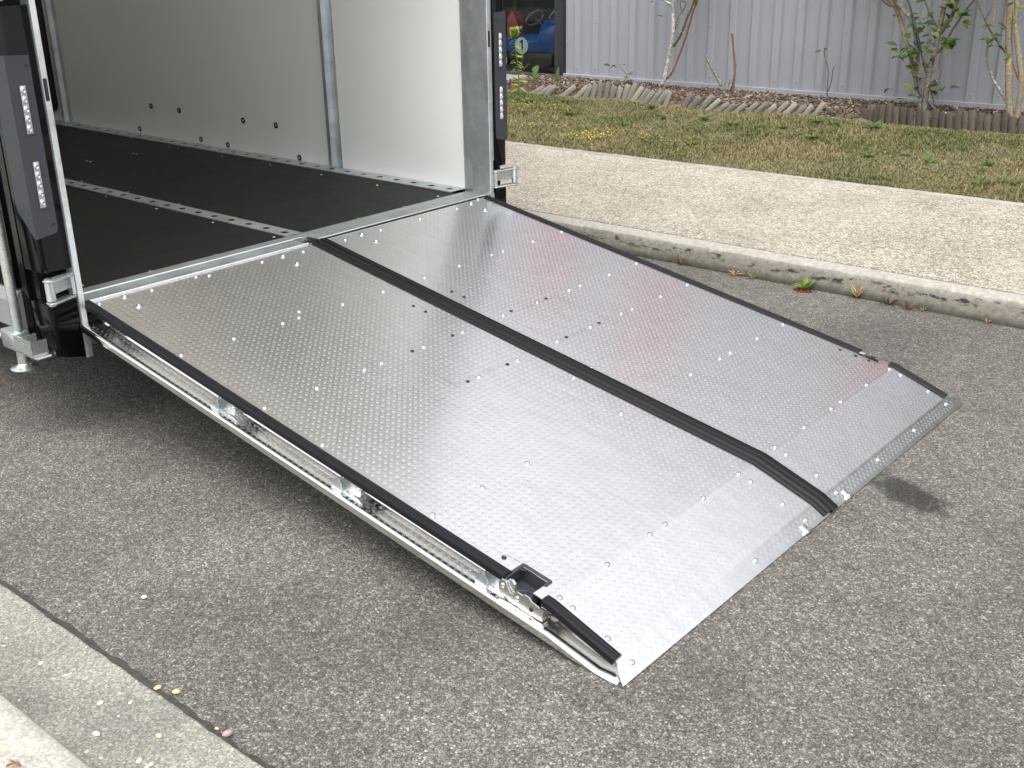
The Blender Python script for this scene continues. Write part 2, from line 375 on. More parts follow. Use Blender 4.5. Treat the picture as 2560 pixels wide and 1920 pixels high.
def tread(patches, parent, mat):             # raised three-bar tread, 17 mm cells set at 45 degrees
    VV, FF = [], []; base = 0; P_ = .0172
    for O, e1, e2, nrm, L1, L2, phase, mask in patches:
        O, e1, e2, nrm = [np.array(q, float) for q in (O, e1, e2, nrm)]
        k = int((L1+L2)/P_)+4; I, J = np.meshgrid(np.arange(-k, k), np.arange(-k, k)); I = I.ravel(); J = J.ravel()
        a = (I-J)*P_*.70711+phase[0]; b = (I+J)*P_*.70711+phase[1]
        ok = (a > .008) & (a < L1-.008) & (b > .008) & (b < L2-.008); a, b, par_ = a[ok], b[ok], ((I+J) % 2)[ok]
        if mask is not None: q = mask(a, b); a, b, par_ = a[q], b[q], par_[q]
        d1 = np.array([.70711, .70711]); d2 = np.array([-.70711, .70711])
        for pv in (0, 1):
            L, Wd = (d1, d2) if pv == 0 else (d2, d1); sel = par_ == pv
            for off in (-.0042, 0, .0042):
                ca = a[sel]+off*Wd[0]; cb = b[sel]+off*Wd[1]; m = len(ca)
                ring = []
                for l, w, h in ((-.0052, 0, 0), (-.0032, -.0012, 0), (.0032, -.0012, 0), (.0052, 0, 0), (.0032, .0012, 0), (-.0032, .0012, 0), (-.0033, 0, .00047), (.0033, 0, .00047)):
                    x = ca+l*L[0]+w*Wd[0]; y = cb+l*L[1]+w*Wd[1]
                    ring.append(O+x[:, None]*e1+y[:, None]*e2+(h+.0001)*nrm)
                V = np.stack(ring, 1).reshape(-1, 3); idx = base+np.arange(m)[:, None]*8
                F = np.concatenate([idx+np.array(t) for t in ((0, 1, 6), (1, 2, 7), (1, 7, 6), (2, 3, 7), (3, 4, 7), (4, 5, 6), (4, 6, 7), (5, 0, 6))])
                VV.append(V); FF.append(F); base += m*8
    V = np.concatenate(VV); F = np.concatenate(FF); me = bpy.data.meshes.new('tread_bars')
    me.vertices.add(len(V)); me.vertices.foreach_set('co', V.ravel().astype('f4'))
    me.loops.add(len(F)*3); me.loops.foreach_set('vertex_index', F.ravel().astype('i4'))
    me.polygons.add(len(F)); me.polygons.foreach_set('loop_start', (np.arange(len(F))*3).astype('i4')); me.polygons.foreach_set('loop_total', np.full(len(F), 3, 'i4'))
    me.update(); me.validate(); me.materials.append(mat)
    bm = bmesh.new(); bm.from_mesh(me); bmesh.ops.recalc_face_normals(bm, faces=bm.faces); bm.free()
    me.shade_smooth(); o = par(new_obj('tread_bars', me), parent); o['kind'] = 'stuff'; return o

SEC_OUT = [(-.012, -.011), (-.0125, .001), (-.0095, .006), (-.003, .0085), (.006, .0092), (.0075, .0078), (.010, .0088), (.018, .0068), (.023, .0028), (.0235, .0005), (.0, .0004), (-.007, -.011)]
def mir(sec): return [(-a, b) for a, b in sec]
SEC_MID = [(-.037, .0006), (-.036, .004), (-.030, .0085), (-.025, .009), (-.023, .006), (-.021, .0055), (-.018, .011), (-.012, .0145), (-.004, .0145), (.001, .009), (.0015, -.02), (-.005, -.02), (-.006, .0006)]
SEC_MID2 = [(.038, .0006), (.037, .006), (.033, .010), (.028, .0115), (.027, .0095), (.024, .013), (.023, .0112), (.018, .015), (.017, .0132), (.010, .016), (.004, .0148), (-.001, .008), (-.0015, -.02), (.004, -.02), (.006, .0006)]

def dome(r, h, seg=10):
    mb = MB(); mb.lathe([(r*1.0, 0), (r, h*.35), (r*.72, h*.9), (r*.34, h), (r*.30, h*.55)], seg); return meshdata('bolt', mb.v, mb.f, m_boltm, 50)
me_bolt = dome(.0078, .0042); me_big = dome(.0085, .0055)
def washer(r): mb = MB(); mb.lathe([(r, 0), (r*.96, .0016), (r*.7, .002), (r*.5, .0012)], 12); return meshdata('washer', mb.v, mb.f, m_boltm, 40)
me_wash = washer(.0155)
mb = MB(); mb.lathe([(.0072, 0), (.0068, .0018), (.004, .0026)], 10); me_plug = meshdata('plug', mb.v, mb.f, m_plug, 50)
TILT = [math.atan2(-t[1], t[0]) for t in TN]
def studs(ramp, me, name, plist, lift=.0002):
    for q in plist:
        p, i = DK(*q); n = NN[i]
        inst(name, me, TRS((p[0]+n[0]*lift, p[1], p[2]+n[1]*lift), RY(TILT[i])), ramp)

sN, sA = zm(0, 480), zm(640, 480); sB = zm(160, 720); sC = zm(720, 1080); sD = zm(1160, 1320, 3.95); sE = zm(1500, 1000); sF = zm(1900, 800); sG = zm(1280, 480)
def pz(z, l): return [z(*q) for q in l]
near_small = pz(sN, [(860, 965), (1313, 848), (1808, 722), (1693, 733)])+pz(sA, [(410, 515), (52, 605), (1100, 862), (750, 970), (372, 1033), (372, 1085), (232, 1135), (1085, 1480), (938, 1535), (1450, 1340), (1785, 1212)])+pz(sB, [(1470, 437), (1015, 580), (2185, 865), (1735, 1035)])+pz(sC, [(300, 108), (1680, 483), (1250, 715), (2070, 268)])+pz(sD, [(945, 690), (1075, 790), (1420, 1090), (1660, 1325), (1415, 360), (1838, 62)])+pz(sE, [(183, 117), (1200, 640), (1303, 705), (895, 845), (1580, 898), (562, 1073), (433, 1160), (1778, 1038), (1345, 1388)])+pz(sG, [(685, 1518), (535, 1603)])+pz(zm(1050, 850, 5.53), [(1350, 278), (815, 512)])
near_big = pz(sN, [(1078, 905), (1203, 985)])+pz(sA, [(235, 555), (358, 620)])
near_plug = pz(sA, [(1360, 985), (1465, 1035), (1698, 1240), (1350, 1375), (2172, 1490), (1830, 1637)])+pz(sD, [(395, 295), (578, 412)])
far_small = pz(sA, [(1078, 327), (772, 412), (1418, 232), (1735, 145), (1920, 63), (2135, 512), (2035, 545), (1757, 638), (1457, 740), (2137, 1065)])+pz(sG, [(428, 345), (182, 427), (1075, 617), (840, 713), (590, 808), (493, 847), (1515, 800), (1285, 902), (1037, 1010), (945, 1050), (217, 953), (677, 1165), (392, 1290), (2118, 1262), (1885, 1388), (1795, 1437), (1545, 1573)])+pz(sF, [(920, 560), (697, 705), (615, 765), (380, 925), (130, 1100), (228, 1160), (490, 1340), (660, 1490), (1020, 1207), (1333, 953), (1610, 727), (1455, 617), (1217, 473), (1120, 425), (197, 38)])
far_big = pz(sA, [(915, 368), (1040, 425), (1860, 100), (1980, 155)])
far_plug = pz(sA, [(1693, 860), (1797, 908), (2205, 1030)])+pz(sG, [(293, 922), (752, 1133), (470, 1255)])+pz(sF, [(690, 257), (825, 312), (940, 350)])

def groove(ramp, pts, closed=False, w=.0006):      # scribed outline of an access cover
    P = [DK(*q)[0]+DN*.0004 for q in pts]; mb = MB(); P = smoothpath(P, 1) if not closed else P
    for i in range(len(P)-1):
        a, b = P[i], P[i+1]; t = (b-a)/np.linalg.norm(b-a); s = np.cross(t, DN); s /= np.linalg.norm(s)
        mb.add([a-s*w, a+s*w, b+s*w, b-s*w], [(0, 1, 2, 3)])
    o = mb.obj('cover_seam', m_seam, ramp); return o

def make_ramp(near):
    y0, y1 = (0.0, 1.048) if near else (1.056, 2.10)
    lab = 'aluminium checker-plate ramp half with open side channel, brackets and latch facing the gutter' if near else 'aluminium checker-plate ramp half on the pavement side of the rubber-covered centre seam'
    r = thing('loading_ramp', (0.0, (y0+y1)/2, 0.40), lab, 'ramp')
    yo = y0 if near else y1; sg = 1 if near else -1            # outer edge, direction inwards
    # deck plate (notched for the latch at the outer edge)
    nd = .062 if near else .035; s0, s1, s2, s3 = SC; na, nb_ = SN
    out = [(s0, yo), (na, yo), (na, yo+sg*nd), (nb_, yo+sg*nd), (nb_, yo), (s1, yo)]; yi = y1 if near else y0
    poly = out+[(s1, yi), (s0, yi)]
    mb = MB(); mb.loft([[PT(s, y, -.003, False) if s < s1 else PT(s1-1e-9, y, -.003, False) for s, y in poly], [PT(min(s, s1-1e-9), y, 0, False) for s, y in poly]])
    mb.obj('deck_plate', m_deck, r)
    mb = MB(); mb.loft([[PT(s, ya, h, False) for s, ya in ((s1+1e-7, yo), (s2-1e-7, yo), (s2-1e-7, yi), (s1+1e-7, yi))] for h in (-.003, -.0001)]); mb.obj('toe_plate', m_deck, r)
    yt = yo-sg*.042
    mb = MB(); mb.loft([[PT(s, ya, h, False) for s, ya in ((s2+1e-7, yo), (s3, yt), (s3, yi), (s2+1e-7, yi))] for h in (-.004, -.0002)]); mb.obj('lip_plate', m_deck, r)
    # side web, ledge and lip of the outer channel, closing web at the seam, underside
    WT = .36; yw = yo+sg*.026; xs_a = np.linspace(.06, 1.955, 8); xs_b = np.linspace(2.05, 2.30, 6)
    topz = lambda x: PT(s_of_x(x), 0, -.0035, False)[2]
    for xs_ in (xs_a, xs_b):
        wt = lambda x: sg*WT*(max(topz(x), zl(x)+.001)-zl(x)); mb = MB(); mb.loft([[(x, yw, zl(x)+.0005), (x, yw+wt(x), max(topz(x), zl(x)+.001)), (x, yw+wt(x)+sg*.003, max(topz(x), zl(x)+.001)), (x, yw+sg*.003, zl(x)+.0005)] for x in xs_]); mb.obj('side_web', m_chan, r)
    xl = [.05, .6, 1.2, 1.8, 2.12, 2.2, 2.27, 2.335]; ye = yo-sg*.042
    mb = MB(); mb.loft([[(x, yw+sg*.004, zl(x)-.003), (x, yw+sg*.004, zl(x)), (x, ye+sg*.006, zl(x)), (x, ye+sg*.0018, zl(x)-.0018), (x, ye, zl(x)-.006), (x, ye, zb(x)), (x, ye+sg*.003, zb(x)), (x, ye+sg*.003, zl(x)-.006), (x, ye+sg*.006, zl(x)-.003)] for x in xl])
    mb.obj('channel_ledge', m_chan, r, smooth=50)
    mb = MB(); mb.loft([[(x, yw+sg*.004, zb(x)+.004), (x, yw+sg*.004, zb(x)), (x, yi-sg*.002, zb(x)), (x, yi-sg*.002, zb(x)+.004)] for x in (.06, 2.30)]); mb.obj('underside_panel', m_chan, r)
    mb = MB(); mb.loft([[(x, yi-sg*.004, zb(x)+.004), (x, yi-sg*.004, topz(x)), (x, yi-sg*.007, topz(x)), (x, yi-sg*.007, zb(x)+.004)] for x in (.06, .7, 1.4, 2.1, 2.28)]); mb.obj('seam_web', m_chan, r)
    # rubber strips
    so = SEC_OUT if near else mir(SEC_OUT)
    for a, b in ((s_of_x(.035), SN[0]-.004), (SN[1]+.035, s_of_x(2.305)-.004)):
        mb = MB(); mb.loft(strip(so, a, b, yo)); mb.obj('rubber_strip', m_rub, r, smooth=35)
    mb = MB(); mb.loft(strip(SEC_MID if near else SEC_MID2, s_of_x(.04), s3-(.006 if near else .001), yi)); mb.obj('rubber_strip', m_rub, r, smooth=35)
    # tread
    ya, yb = y0, y1
    def pm(seg_):
        def mask(a, b):
            s = a+SC[seg_]; y = b+ya; d = np.abs(y-yo); ok = (d > (.029 if seg_ < 2 else .0)) & (np.abs(y-yi) > .043)
            if seg_ == 0: ok &= ~((s > SN[0]-.01) & (s < SN[1]+.01) & (d < nd+.012))
            return ok
        return mask
    pat = []
    for i in range(3):
        O = PT(SC[i]+1e-7, ya, 0, False); pat.append((O, (TN[i][0], 0, TN[i][1]), (0, 1, 0), (NN[i][0], 0, NN[i][1]), SL[i], yb-ya, (-SC[i] % (.0172*1.41421*2)+0, 0.0), pm(i)))
    if near:
        e = np.array([1, 0, -.1805]); L = 2.06; e = e/np.linalg.norm(e); nl = np.array([-e[2], 0, e[0]])
        pat.append(((.07, ye, zl(.07)), e, (0, 1, 0), nl, L, .068, (0, .004), None))
        e2w = nl+np.array([0, WT, 0]); e2w /= np.linalg.norm(e2w); nw = np.cross(e, e2w); nw = nw if nw[1] < 0 else -nw
        pat.append(((.07, yw-.0002, zl(.07)), e, e2w, nw, 1.9, .055, (.003, .0), lambda a, b: b < .046))
    tread(pat, r, m_bar)
    # fixings
    if near:
        studs(r, me_bolt, 'bolt', near_small); studs(r, me_wash, 'washer', near_big); studs(r, me_big, 'bolt', near_big, .0012); studs(r, me_plug, 'plug', near_plug)
        z5 = zm(1050, 850, 5.53)
        groove(r, pz(z5, [(180, 465), (455, 605), (490, 617), (600, 580), (620, 572)])); groove(r, pz(z5, [(690, 540), (1150, 345), (1180, 338)])); groove(r, pz(z5, [(1235, 300), (1300, 270), (1308, 258)]))
        groove(r, pz(sA, [(1410, 985), (1480, 1020)])); groove(r, pz(sD, [(347, 305), (360, 280), (395, 266), (435, 268), (600, 365), (622, 385), (618, 410), (600, 425)]))
        groove(r, pz(sA, [(1480, 1545), (1700, 1650)]))
    else:
        studs(r, me_bolt, 'bolt', far_small); studs(r, me_wash, 'washer', far_big); studs(r, me_big, 'bolt', far_big, .0012); studs(r, me_plug, 'plug', far_plug)
        groove(r, pz(sG, [(40, 1028), (270, 940)])); groove(r, pz(sG, [(310, 930), (375, 906), (600, 1000), (830, 1092), (790, 1110)])); groove(r, pz(sG, [(0, 1108), (345, 1272), (375, 1282), (420, 1276), (455, 1262)])); groove(r, pz(sG, [(490, 1250), (730, 1145)]))
    # roller catches at the lip, beside the seam
    q = sE(1785, 1125) if near else sE(2142, 818); p = DK(*q)[0]
    c = MB(); c.box(-.016, .016, -.010, .010, -.001, .004); o = c.obj('roller_catch', m_steel, r, bevel=.0015); place(o, TRS((p[0]-.004, p[1], p[2]+.002), RY(TILT[2]))); o.matrix_parent_inverse = WM[r.name].inverted()
    c = MB(); c.tube([(.008, -.013, .006), (.008, .013, .006)], .006, 10); c.obj('roller', m_boltm, o, smooth=40).matrix_parent_inverse = Matrix.Identity(4)
    return r
ramp_near = make_ramp(True); ramp_far = make_ramp(False)

# brackets on the near channel
for bi, bx in enumerate((.795, 1.355, 1.905)):
    a0 = math.atan(.1805); m = TRS((bx, -.004, zl(bx)), RY(a0))
    mb = MB(); hh = .05
    prof = [(-.022, .0), (-.022, .034), (-.016, .040), (.0, .046), (.062, .046), (.066, .042), (.066, .012), (.060, .005), (.035, .001)]
    mb.loft([[(x, y, z) for x, z in prof] for y in (-.002, .0015)])
    o = inst('strip_bracket', meshdata('strip_bracket', mb.v, mb.f, m_zinc, 30), m, ramp_near)
    mb = MB(); mb.loft([[(x, y, z) for x, z in ((-.034, .001), (-.034, .026), (-.028, .032), (-.008, .034), (.004, .028), (.006, .001))] for y in (-.022, -.019)])
    mb.box(-.03, .004, -.019, -.0025, .0005, .003); mb.box(-.034, -.031, -.019, -.0025, .003, .024)
    f = inst('bracket_flange', meshdata('bracket_flange', mb.v, mb.f, m_zinc), m, o)
    for dx, dz in ((-.012, .043), (.052, .038)):
        s = inst('screw', me_bolt, m @ Matrix.Translation((dx, -.002, dz)) @ RX(math.pi/2), o)

# latch at the near edge
def latch():
    a0 = TILT[0]; xm = 2.0; zt = PT(s_of_x(xm), 0)[2]; m = TRS((xm, 0, zt), RY(a0))
    def put(mb, name, mat, parent=ramp_near, smooth=None, bevel=0):
        o = mb.obj(name, mat, None, smooth, bevel); place(o, m); return par(o, parent)
    mb = MB(); x0, x1 = -.040, .044     # pocket sunk into the deck
    mb.box(x0, x1, .003, .066, -.047, -.044); mb.box(x0-.003, x0, .003, .066, -.047, -.002); mb.box(x1, x1+.003, .003, .066, -.047, -.002); mb.box(x0, x1, .0635, .0665, -.044, -.002)
    put(mb, 'latch_pocket', m_grey)
    mb = MB(); mb.loft([[(x, y, z) for x, y in ((x0-.008, .002), (x0-.008, .07), (x0-.004, .074), (x1+.004, .074), (x1+.008, .07), (x1+.008, .045), (x1, .045), (x1, .0655), (x0, .0655), (x0, .002))] for z in (.0004, .0022)])
    put(mb, 'pocket_rim', m_grey)
    mb = MB(); prof = [(-.046, -.034), (-.050, -.010), (-.042, .002), (-.030, .002), (-.020, -.012), (-.010, -.024), (.002, -.022), (.010, -.008), (.030, -.008), (.034, -.002), (.050, -.003), (.058, -.010), (.098, -.014), (.100, -.046), (.06, -.050), (-.01, -.048)]
    mb.loft([[(x, y, z) for x, z in prof] for y in (-.020, -.016)]); p = put(mb, 'latch_plate', m_steel, bevel=0)
    mb = MB(); mb.box(.050, .100, -.0155, .004, -.047, -.044); mb.box(.097, .100, -.0155, .004, -.044, -.016); put(mb, 'latch_body', m_steel, p)
    mb = MB(); mb.loft([[(x, y, z) for x, z in ((-.030, -.006), (-.026, .006), (-.014, .010), (-.004, .002), (.0, -.016), (.012, -.030), (.004, -.036), (-.010, -.028), (-.018, -.010))] for y in (-.014, -.006)]); put(mb, 'latch_hook', m_zinc, p)
    mb = MB(); mb.tube([(.006, -.012, -.012), (.018, .004, -.014), (.024, .012, -.02)], .005, 8); put(mb, 'latch_spring', m_grey, p, 40)
    for dx, dz in ((-.036, -.014), (.014, -.026), (.062, -.032)):
        inst('rivet', me_bolt if dx < .05 else me_plug, m @ Matrix.Translation((dx, -.020, dz)) @ RX(math.pi/2) @ Matrix.Diagonal((.9, .9, .9, 1)), p)
latch()
# far latch, seen from above
mb = MB(); xm = 2.0; zt = PT(s_of_x(xm), 0)[2]
mb.box(-.045, -.005, .0, .022, -.03, .003); o = mb.obj('latch_plate', m_steel, None, bevel=.002); place(o, TRS((1.985, 2.085, PT(s_of_x(1.985), 0)[2]), RY(TILT[0]))); par(o, ramp_far)
mb = MB(); mb.box(.0, .05, .002, .012, -.03, -.002); mb.tube([(.02, .004, .002), (.035, .010, .004)], .004, 8); o2 = mb.obj('latch_hook', m_grey, None); place(o2, TRS((1.985, 2.085, PT(s_of_x(1.985), 0)[2]), RY(TILT[0]))); par(o2, o)

# ------------------------------------------------------------------ the trailer
ZS = .4955; ZT = 2.62
tr = thing('box_trailer', (-3.2, 1.05, 0), 'enclosed car trailer with white interior, black floor and galvanised rear frame, ramp lowered', 'trailer')
# sill
mb = MB(); mb.box(-.115, -.050, -.03, 2.13, .42, ZS); mb.obj('sill', m_sill, tr, bevel=.002)
mb = MB(); mb.box(-.049, .034, -.004, .998, ZS-.012, ZS-.006); mb.obj('hinge_leaf', m_sill, tr)
mb = MB(); mb.box(-.049, .016, 1.062, 2.105, ZS-.002, ZS+.001); mb.obj('hinge_leaf', m_sill, tr)
for x, a, b, z in ((-.049, -.004, 1.03, ZS+.001), (.034, -.004, .998, ZS-.004), (.019, 1.062, 2.105, ZS-.001)):
    mb = MB(); mb.tube([(x, a, z), (x, b, z)], .0036, 10); mb.obj('sill_bead', m_bead, tr, smooth=50)
mb = MB(); mb.box(-.045, .04, 1.0, 1.06, ZS-.05, ZS-.016); mb.obj('seam_block', m_plug, tr)
mb = MB(); mb.box(-.114, .02, -.03, 2.13, .33, .415); mb.obj('rear_crossmember', m_galv, tr)
# floor boards and lashing rails with real holes
for a, b in ((-.035, 1.008), (1.088, 2.05)):
    mb = MB(); mb.box(-7.0, -.116, a, b, .47, ZS-.003); mb.obj('floor_board', m_floor, tr)
mb = MB(); mb.box(-7, -.116, 1.0085, 1.0875, .46, ZS-.02); mb.box(-7, -.116, 2.0505, 2.15, .46, ZS-.02); mb.obj('rail_recess', m_plug, tr)
def rail(y0, y1, z, xoff, n, tilt=0):
    mb = MB(); P_ = .1245; ym = (y0+y1)/2; k = 16; r = .0165
    for i in range(n):
        xb = xoff-i*P_; xa = xb-P_; xc = (xa+xb)/2
        inner = []; outer = []
        for j in range(k):
            t = 2*math.pi*j/k; c, s = math.cos(t), math.sin(t); q = max(abs(c), abs(s))
            inner.append((xc+r*c*1.15, ym+r*s, z)); outer.append((xc+c/q*P_/2, ym+s/q*(y1-y0)/2, z))
        low = [(x, y, z-.002) for x, y, _ in inner]
        mb.add(outer+inner+low, [f for j in range(k) for f in ((j, (j+1) % k, k+(j+1) % k, k+j), (k+j, k+(j+1) % k, 2*k+(j+1) % k, 2*k+j))])
    mb.box(xoff-n*P_, xoff, y0, y0+.003, z-.012, z-.0005); mb.box(xoff-n*P_, xoff, y1-.003, y1, z-.012, z-.0005)
    return mb.obj('lashing_rail', m_galv, tr)
rail(1.008, 1.088, ZS+.001, -.116, 54); rail(2.050, 2.154, ZS+.002, -.152, 54)
mb = MB(); mb.lathe([(.0075, 0), (.007, .0012), (.003, .0018)], 8); me_scr = meshdata('screw', mb.v, mb.f, m_zinc, 50)
s1 = zm(0, 0); s3_ = zm(640, 0)
for q in pz(s1, [(550, 1090), (832, 1140), (1133, 1197), (1460, 1257), (1540, 1272), (1918, 1345), (1150, 1320), (1180, 1326), (750, 1387), (780, 1393), (705, 1562), (1105, 1655)])+pz(s3_, [(122, 1420), (565, 1505), (1047, 1595)])+pz(sN, [(915, 33), (1350, 138), (1836, 257), (1545, 100), (2035, 215), (710, 800), (1298, 675), (1865, 535)])+pz(sA, [(155, 382), (355, 340), (882, 222), (1283, 122), (1573, 33)]):
    p = onZ(*q, ZS); inst('floor_screw', me_scr, TRS((p[0], p[1], ZS-.0028)), tr)
# walls, ceiling, front
WY = 2.155
for a, b in ((-1.062, -.152), (-3.90, -1.10), (-7.0, -4.85)):
    mb = MB(); mb.box(a, b, WY, WY+.018, ZS-.01, ZT); mb.obj('wall_panel', m_white, tr)
mb = MB(); mb.box(-7.0, -.16, -.055, -.037, ZS-.01, ZT); mb.obj('wall_panel', m_white, tr)
mb = MB(); mb.box(-7.02, -7.001, -.055, WY+.02, .3, ZT); mb.obj('front_panel', m_white, tr)
mb = MB(); mb.box(-7.02, -.02, -.09, WY+.07, ZT+.001, ZT+.03); mb.obj('roof', m_ceil, tr)
mb = MB(); mb.box(-7.02, -.16, 2.19, 2.215, .35, ZT); mb.obj('outer_skin', m_gloss, tr)
def hat(xr, name='wall_post'):
    pol = [(xr, WY+.001), (xr, WY-.003), (xr-.046, WY-.003), (xr-.050, WY-.034), (xr-.074, WY-.034), (xr-.080, WY-.003), (xr-.10, WY-.003), (xr-.10, WY+.001)]
    mb = MB(); mb.prism(pol, ZS+.004, ZT); o = mb.obj(name, m_galv, tr)
    for z in (.62, .8, .93, 1.05, 1.1, 1.2, 1.5, 1.8): inst('rivet', me_scr, TRS((xr-.02, WY-.003, z), RX(math.pi/2) @ Matrix.Diagonal((.6, .6, .6, 1))), o)
hat(-1.056); hat(-3.853)
# side door beyond the second post: white leaf, black seal
mb = MB(); mb.box(-4.85, -3.96, WY+.004, WY+.018, ZS-.01, ZT); mb.obj('door_surround', m_white, tr)
def rrect(x0, x1, z0, z1, r, k=5):
    out = []
    for cx, cz, a in ((x1-r, z1-r, 0), (x0+r, z1-r, 90), (x0+r, z0+r, 180), (x1-r, z0+r, 270)):
        out += [(cx+r*math.cos(R_(a+90*i/k)), cz+r*math.sin(R_(a+90*i/k))) for i in range(k+1)]
    return out
mb = MB(); mb.loft([[(x, y, z) for x, z in rrect(-4.80, -4.03, ZS+.055, 2.5, .07)] for y in (WY+.004, WY-.012)]); d = mb.obj('door_seal', m_plug, tr)
mb = MB(); mb.loft([[(x, y, z) for x, z in rrect(-4.76, -4.085, ZS+.095, 2.46, .06)] for y in (WY-.012, WY-.016)]); mb.obj('side_door', m_white, tr)
mb = MB(); mb.box(-4.16, -4.11, WY-.04, WY-.0165, ZS+.16, ZS+.30); mb.obj('door_latch', m_grey, tr, bevel=.006)
# wall bolts with black rubber rings
mb = MB(); mb.lathe([(.017, 0), (.017, .003), (.010, .004), (.0095, .001)], 14); me_ring = meshdata('bolt_ring', mb.v, mb.f, m_plug, 40)
for q in ((378, 265), (448, 276), (608, 301), (690, 313), (350, 322), (503, 348), (570, 362), (749, 394)):
    p = onY(*q, WY); o = inst('bolt_ring', me_ring, TRS((p[0], WY-.0002, p[2]), RX(math.pi/2)), tr); inst('wall_bolt', me_bolt, TRS((p[0], WY-.001, p[2]), RX(math.pi/2)), o)
# rear frame posts (mirrored about the centre line y=1.05)
def mY(y, m): return 2.10-y if m else y
def post(m):
    f = lambda pol: [(x, mY(y, m)) for x, y in pol]
    # coordinates given for the far post, reflected for the near one
    far = not m
    mb = MB(); mb.prism(f([(-.157, 2.1535), (-.06, 2.110), (.050, 2.109), (.052, 2.111), (.052, 2.130), (.044, 2.132), (-.145, 2.165)]), .30, ZT); o = mb.obj('rear_post', m_galv if far else m_galvl, tr, bevel=0)
    sl = [(1.178, 1.250), (2.0, 2.07)]
    for z0, z1 in sl:
        mb = MB(); mb.loft([[(x, mY(y, m), z) for y, z in rrect(2.1145, 2.1275, z0, z1, .004, 3)] for x in (.0515, .0526)]); mb.obj('slot', m_plug, o)
    for z0, z1 in (((.655, 1.40), (.29, .50)) if far else ()):
        pol = [(-.14, 2.136), (.034, 2.134), (.040, 2.138), (.040, 2.150), (-.14, 2.160)]
        mb = MB(); mb.prism(f(pol), z0, z1); mb.obj('outer_flange', m_galv, tr)
    # black corner pillar
    ys = 2.152 if far else 2.133; yo2 = 2.236
    pol = [(-.075, ys), (.046, ys), (.048, yo2-.012), (.044, yo2-.004), (.036, yo2), (-.07, yo2+.004), (-.075, yo2)]
    for z0, z1 in ((.625, 1.475), (.30, .515), (1.60, ZT)):
        if z0 == .30:      # lower piece, underside rising outwards
            P0 = f(pol); zz_ = [z0+max(0, (abs(y-1.05)-1.10))*.35+max(0, -(x-.04))*.25 for x, y in P0]
            mb = MB(); mb.loft([[(x, y, z) for (x, y), z in zip(P0, zz_)], [(x, y, z1) for x, y in P0]])
        else: mb = MB(); mb.prism(f(pol), z0, z1)
        mb.obj('corner_pillar', m_gloss, tr, bevel=.004)
    for z0, z1 in ((.515, .625), (1.475, 1.60)):
        mb = MB(); mb.prism(f([(-.07, ys+.004), (.012, ys+.004), (.012, yo2-.01), (-.07, yo2-.01)]), z0, z1); mb.obj('hinge_recess', m_gloss, tr)
    # tail-light plate wrapping the corner
    pl = MB(); X = .0505; za, zb_ = 1.325, .755
    pl.loft([[(x, mY(y, m), z) for y, z in ((2.160, za), (2.160, zb_+.016), (2.166, zb_), (yo2+.0045, zb_-.0118), (yo2+.0045, za+.004))] for x in (X-.004, X)])
    o = pl.obj('lamp_plate', m_grey, tr)
    pl = MB(); pl.loft([[(x, mY(y, m), z) for x, z in ((X-.0041, za+.004), (-.045, za-.002), (-.045, .83), (-.032, .815), (X-.0041, zb_-.012))] for y in (yo2+.0005, yo2+.0045)]); pl.obj('lamp_plate_return', m_grey, o)
    for y, z in ((2.172, za-.03), (2.172, zb_+.03)):
        mb = MB(); mb.lathe([(.006, 0), (.005, .002)], 8); s = inst('screw', meshdata('plate_screw', mb.v, mb.f, m_plug), TRS((X, mY(y, m), z), RY(math.pi/2)), o)
    for z0, z1 in ((1.085, 1.235), (.845, .995)):
        mb = MB(); mb.loft([[(x, mY(y, m), z) for y, z in rrect(2.184, 2.212, z0-.005, z1+.005, .004, 3)] for x in (X-.001, X+.002)]); b = mb.obj('lamp_bezel', m_grey, o)
        mb = MB(); mb.box(X+.0012, X+.0028, min(mY(2.188, m), mY(2.208, m)), max(mY(2.188, m), mY(2.208, m)), z0, z1)
        for i in range(5): mb.lathe([(.0095, 0), (.0082, .0035), (.0045, .0058), (.0018, .0025)], 10, (0, 0, 0)); 
        nb = len(mb.v); base = mb.v[:8]; dv = mb.v[8:]; per = 40; vv_ = list(base)
        for i in range(5):
            zc = z0+(z1-z0)*(i+.5)/5
            for (a, b2, c2) in dv[i*per:(i+1)*per]: vv_.append((X+.0026+c2, mY(2.198, m)+a, zc+b2*1.45))
        mb.v = vv_; lm = mb.obj('led_strip', m_lens, b, smooth=40)
    # hinges
    for zc in ((.57, 1.54)):
        bx, by = .074, 2.262 if far else 2.236
        h = MB(); h.tube([(bx, mY(by, m), zc-.032), (bx, mY(by, m), zc+.032)], .0155, 14); hb = h.obj('hinge', m_zinc, tr, smooth=50)
        for z in (zc-.040, zc+.036):
            h = MB(); h.prism(f([(bx+.016, by+.012), (bx+.020, by-.004), (.062, 2.140), (.046, 2.134), (.030, 2.136), (.030, 2.150), (bx-.016, by+.004), (bx-.010, by+.016)]), z-.0035, z+.0035); h.obj('hinge_arm', m_zinc, hb, bevel=.0015)
        h = MB(); h.prism(f([(bx-.012, by-.016), (.030, 2.140), (.034, 2.137), (bx-.006, by-.018)]), zc-.014, zc+.028); h.prism(f([(.030, 2.150), (.032, 2.135), (.058, 2.137), (.060, 2.150)]), zc-.034, zc+.030); h.obj('hinge_leaf', m_zinc, hb)
        h = MB(); h.lathe([(.013, 0), (.013, .005), (.006, .008)], 10, (bx, mY(by, m), zc+.0395)); h.lathe([(.013, -.006), (.013, 0)], 10, (bx, mY(by, m), zc-.0435)); h.obj('hinge_pin', m_boltm, hb, smooth=40)
post(False); post(True)
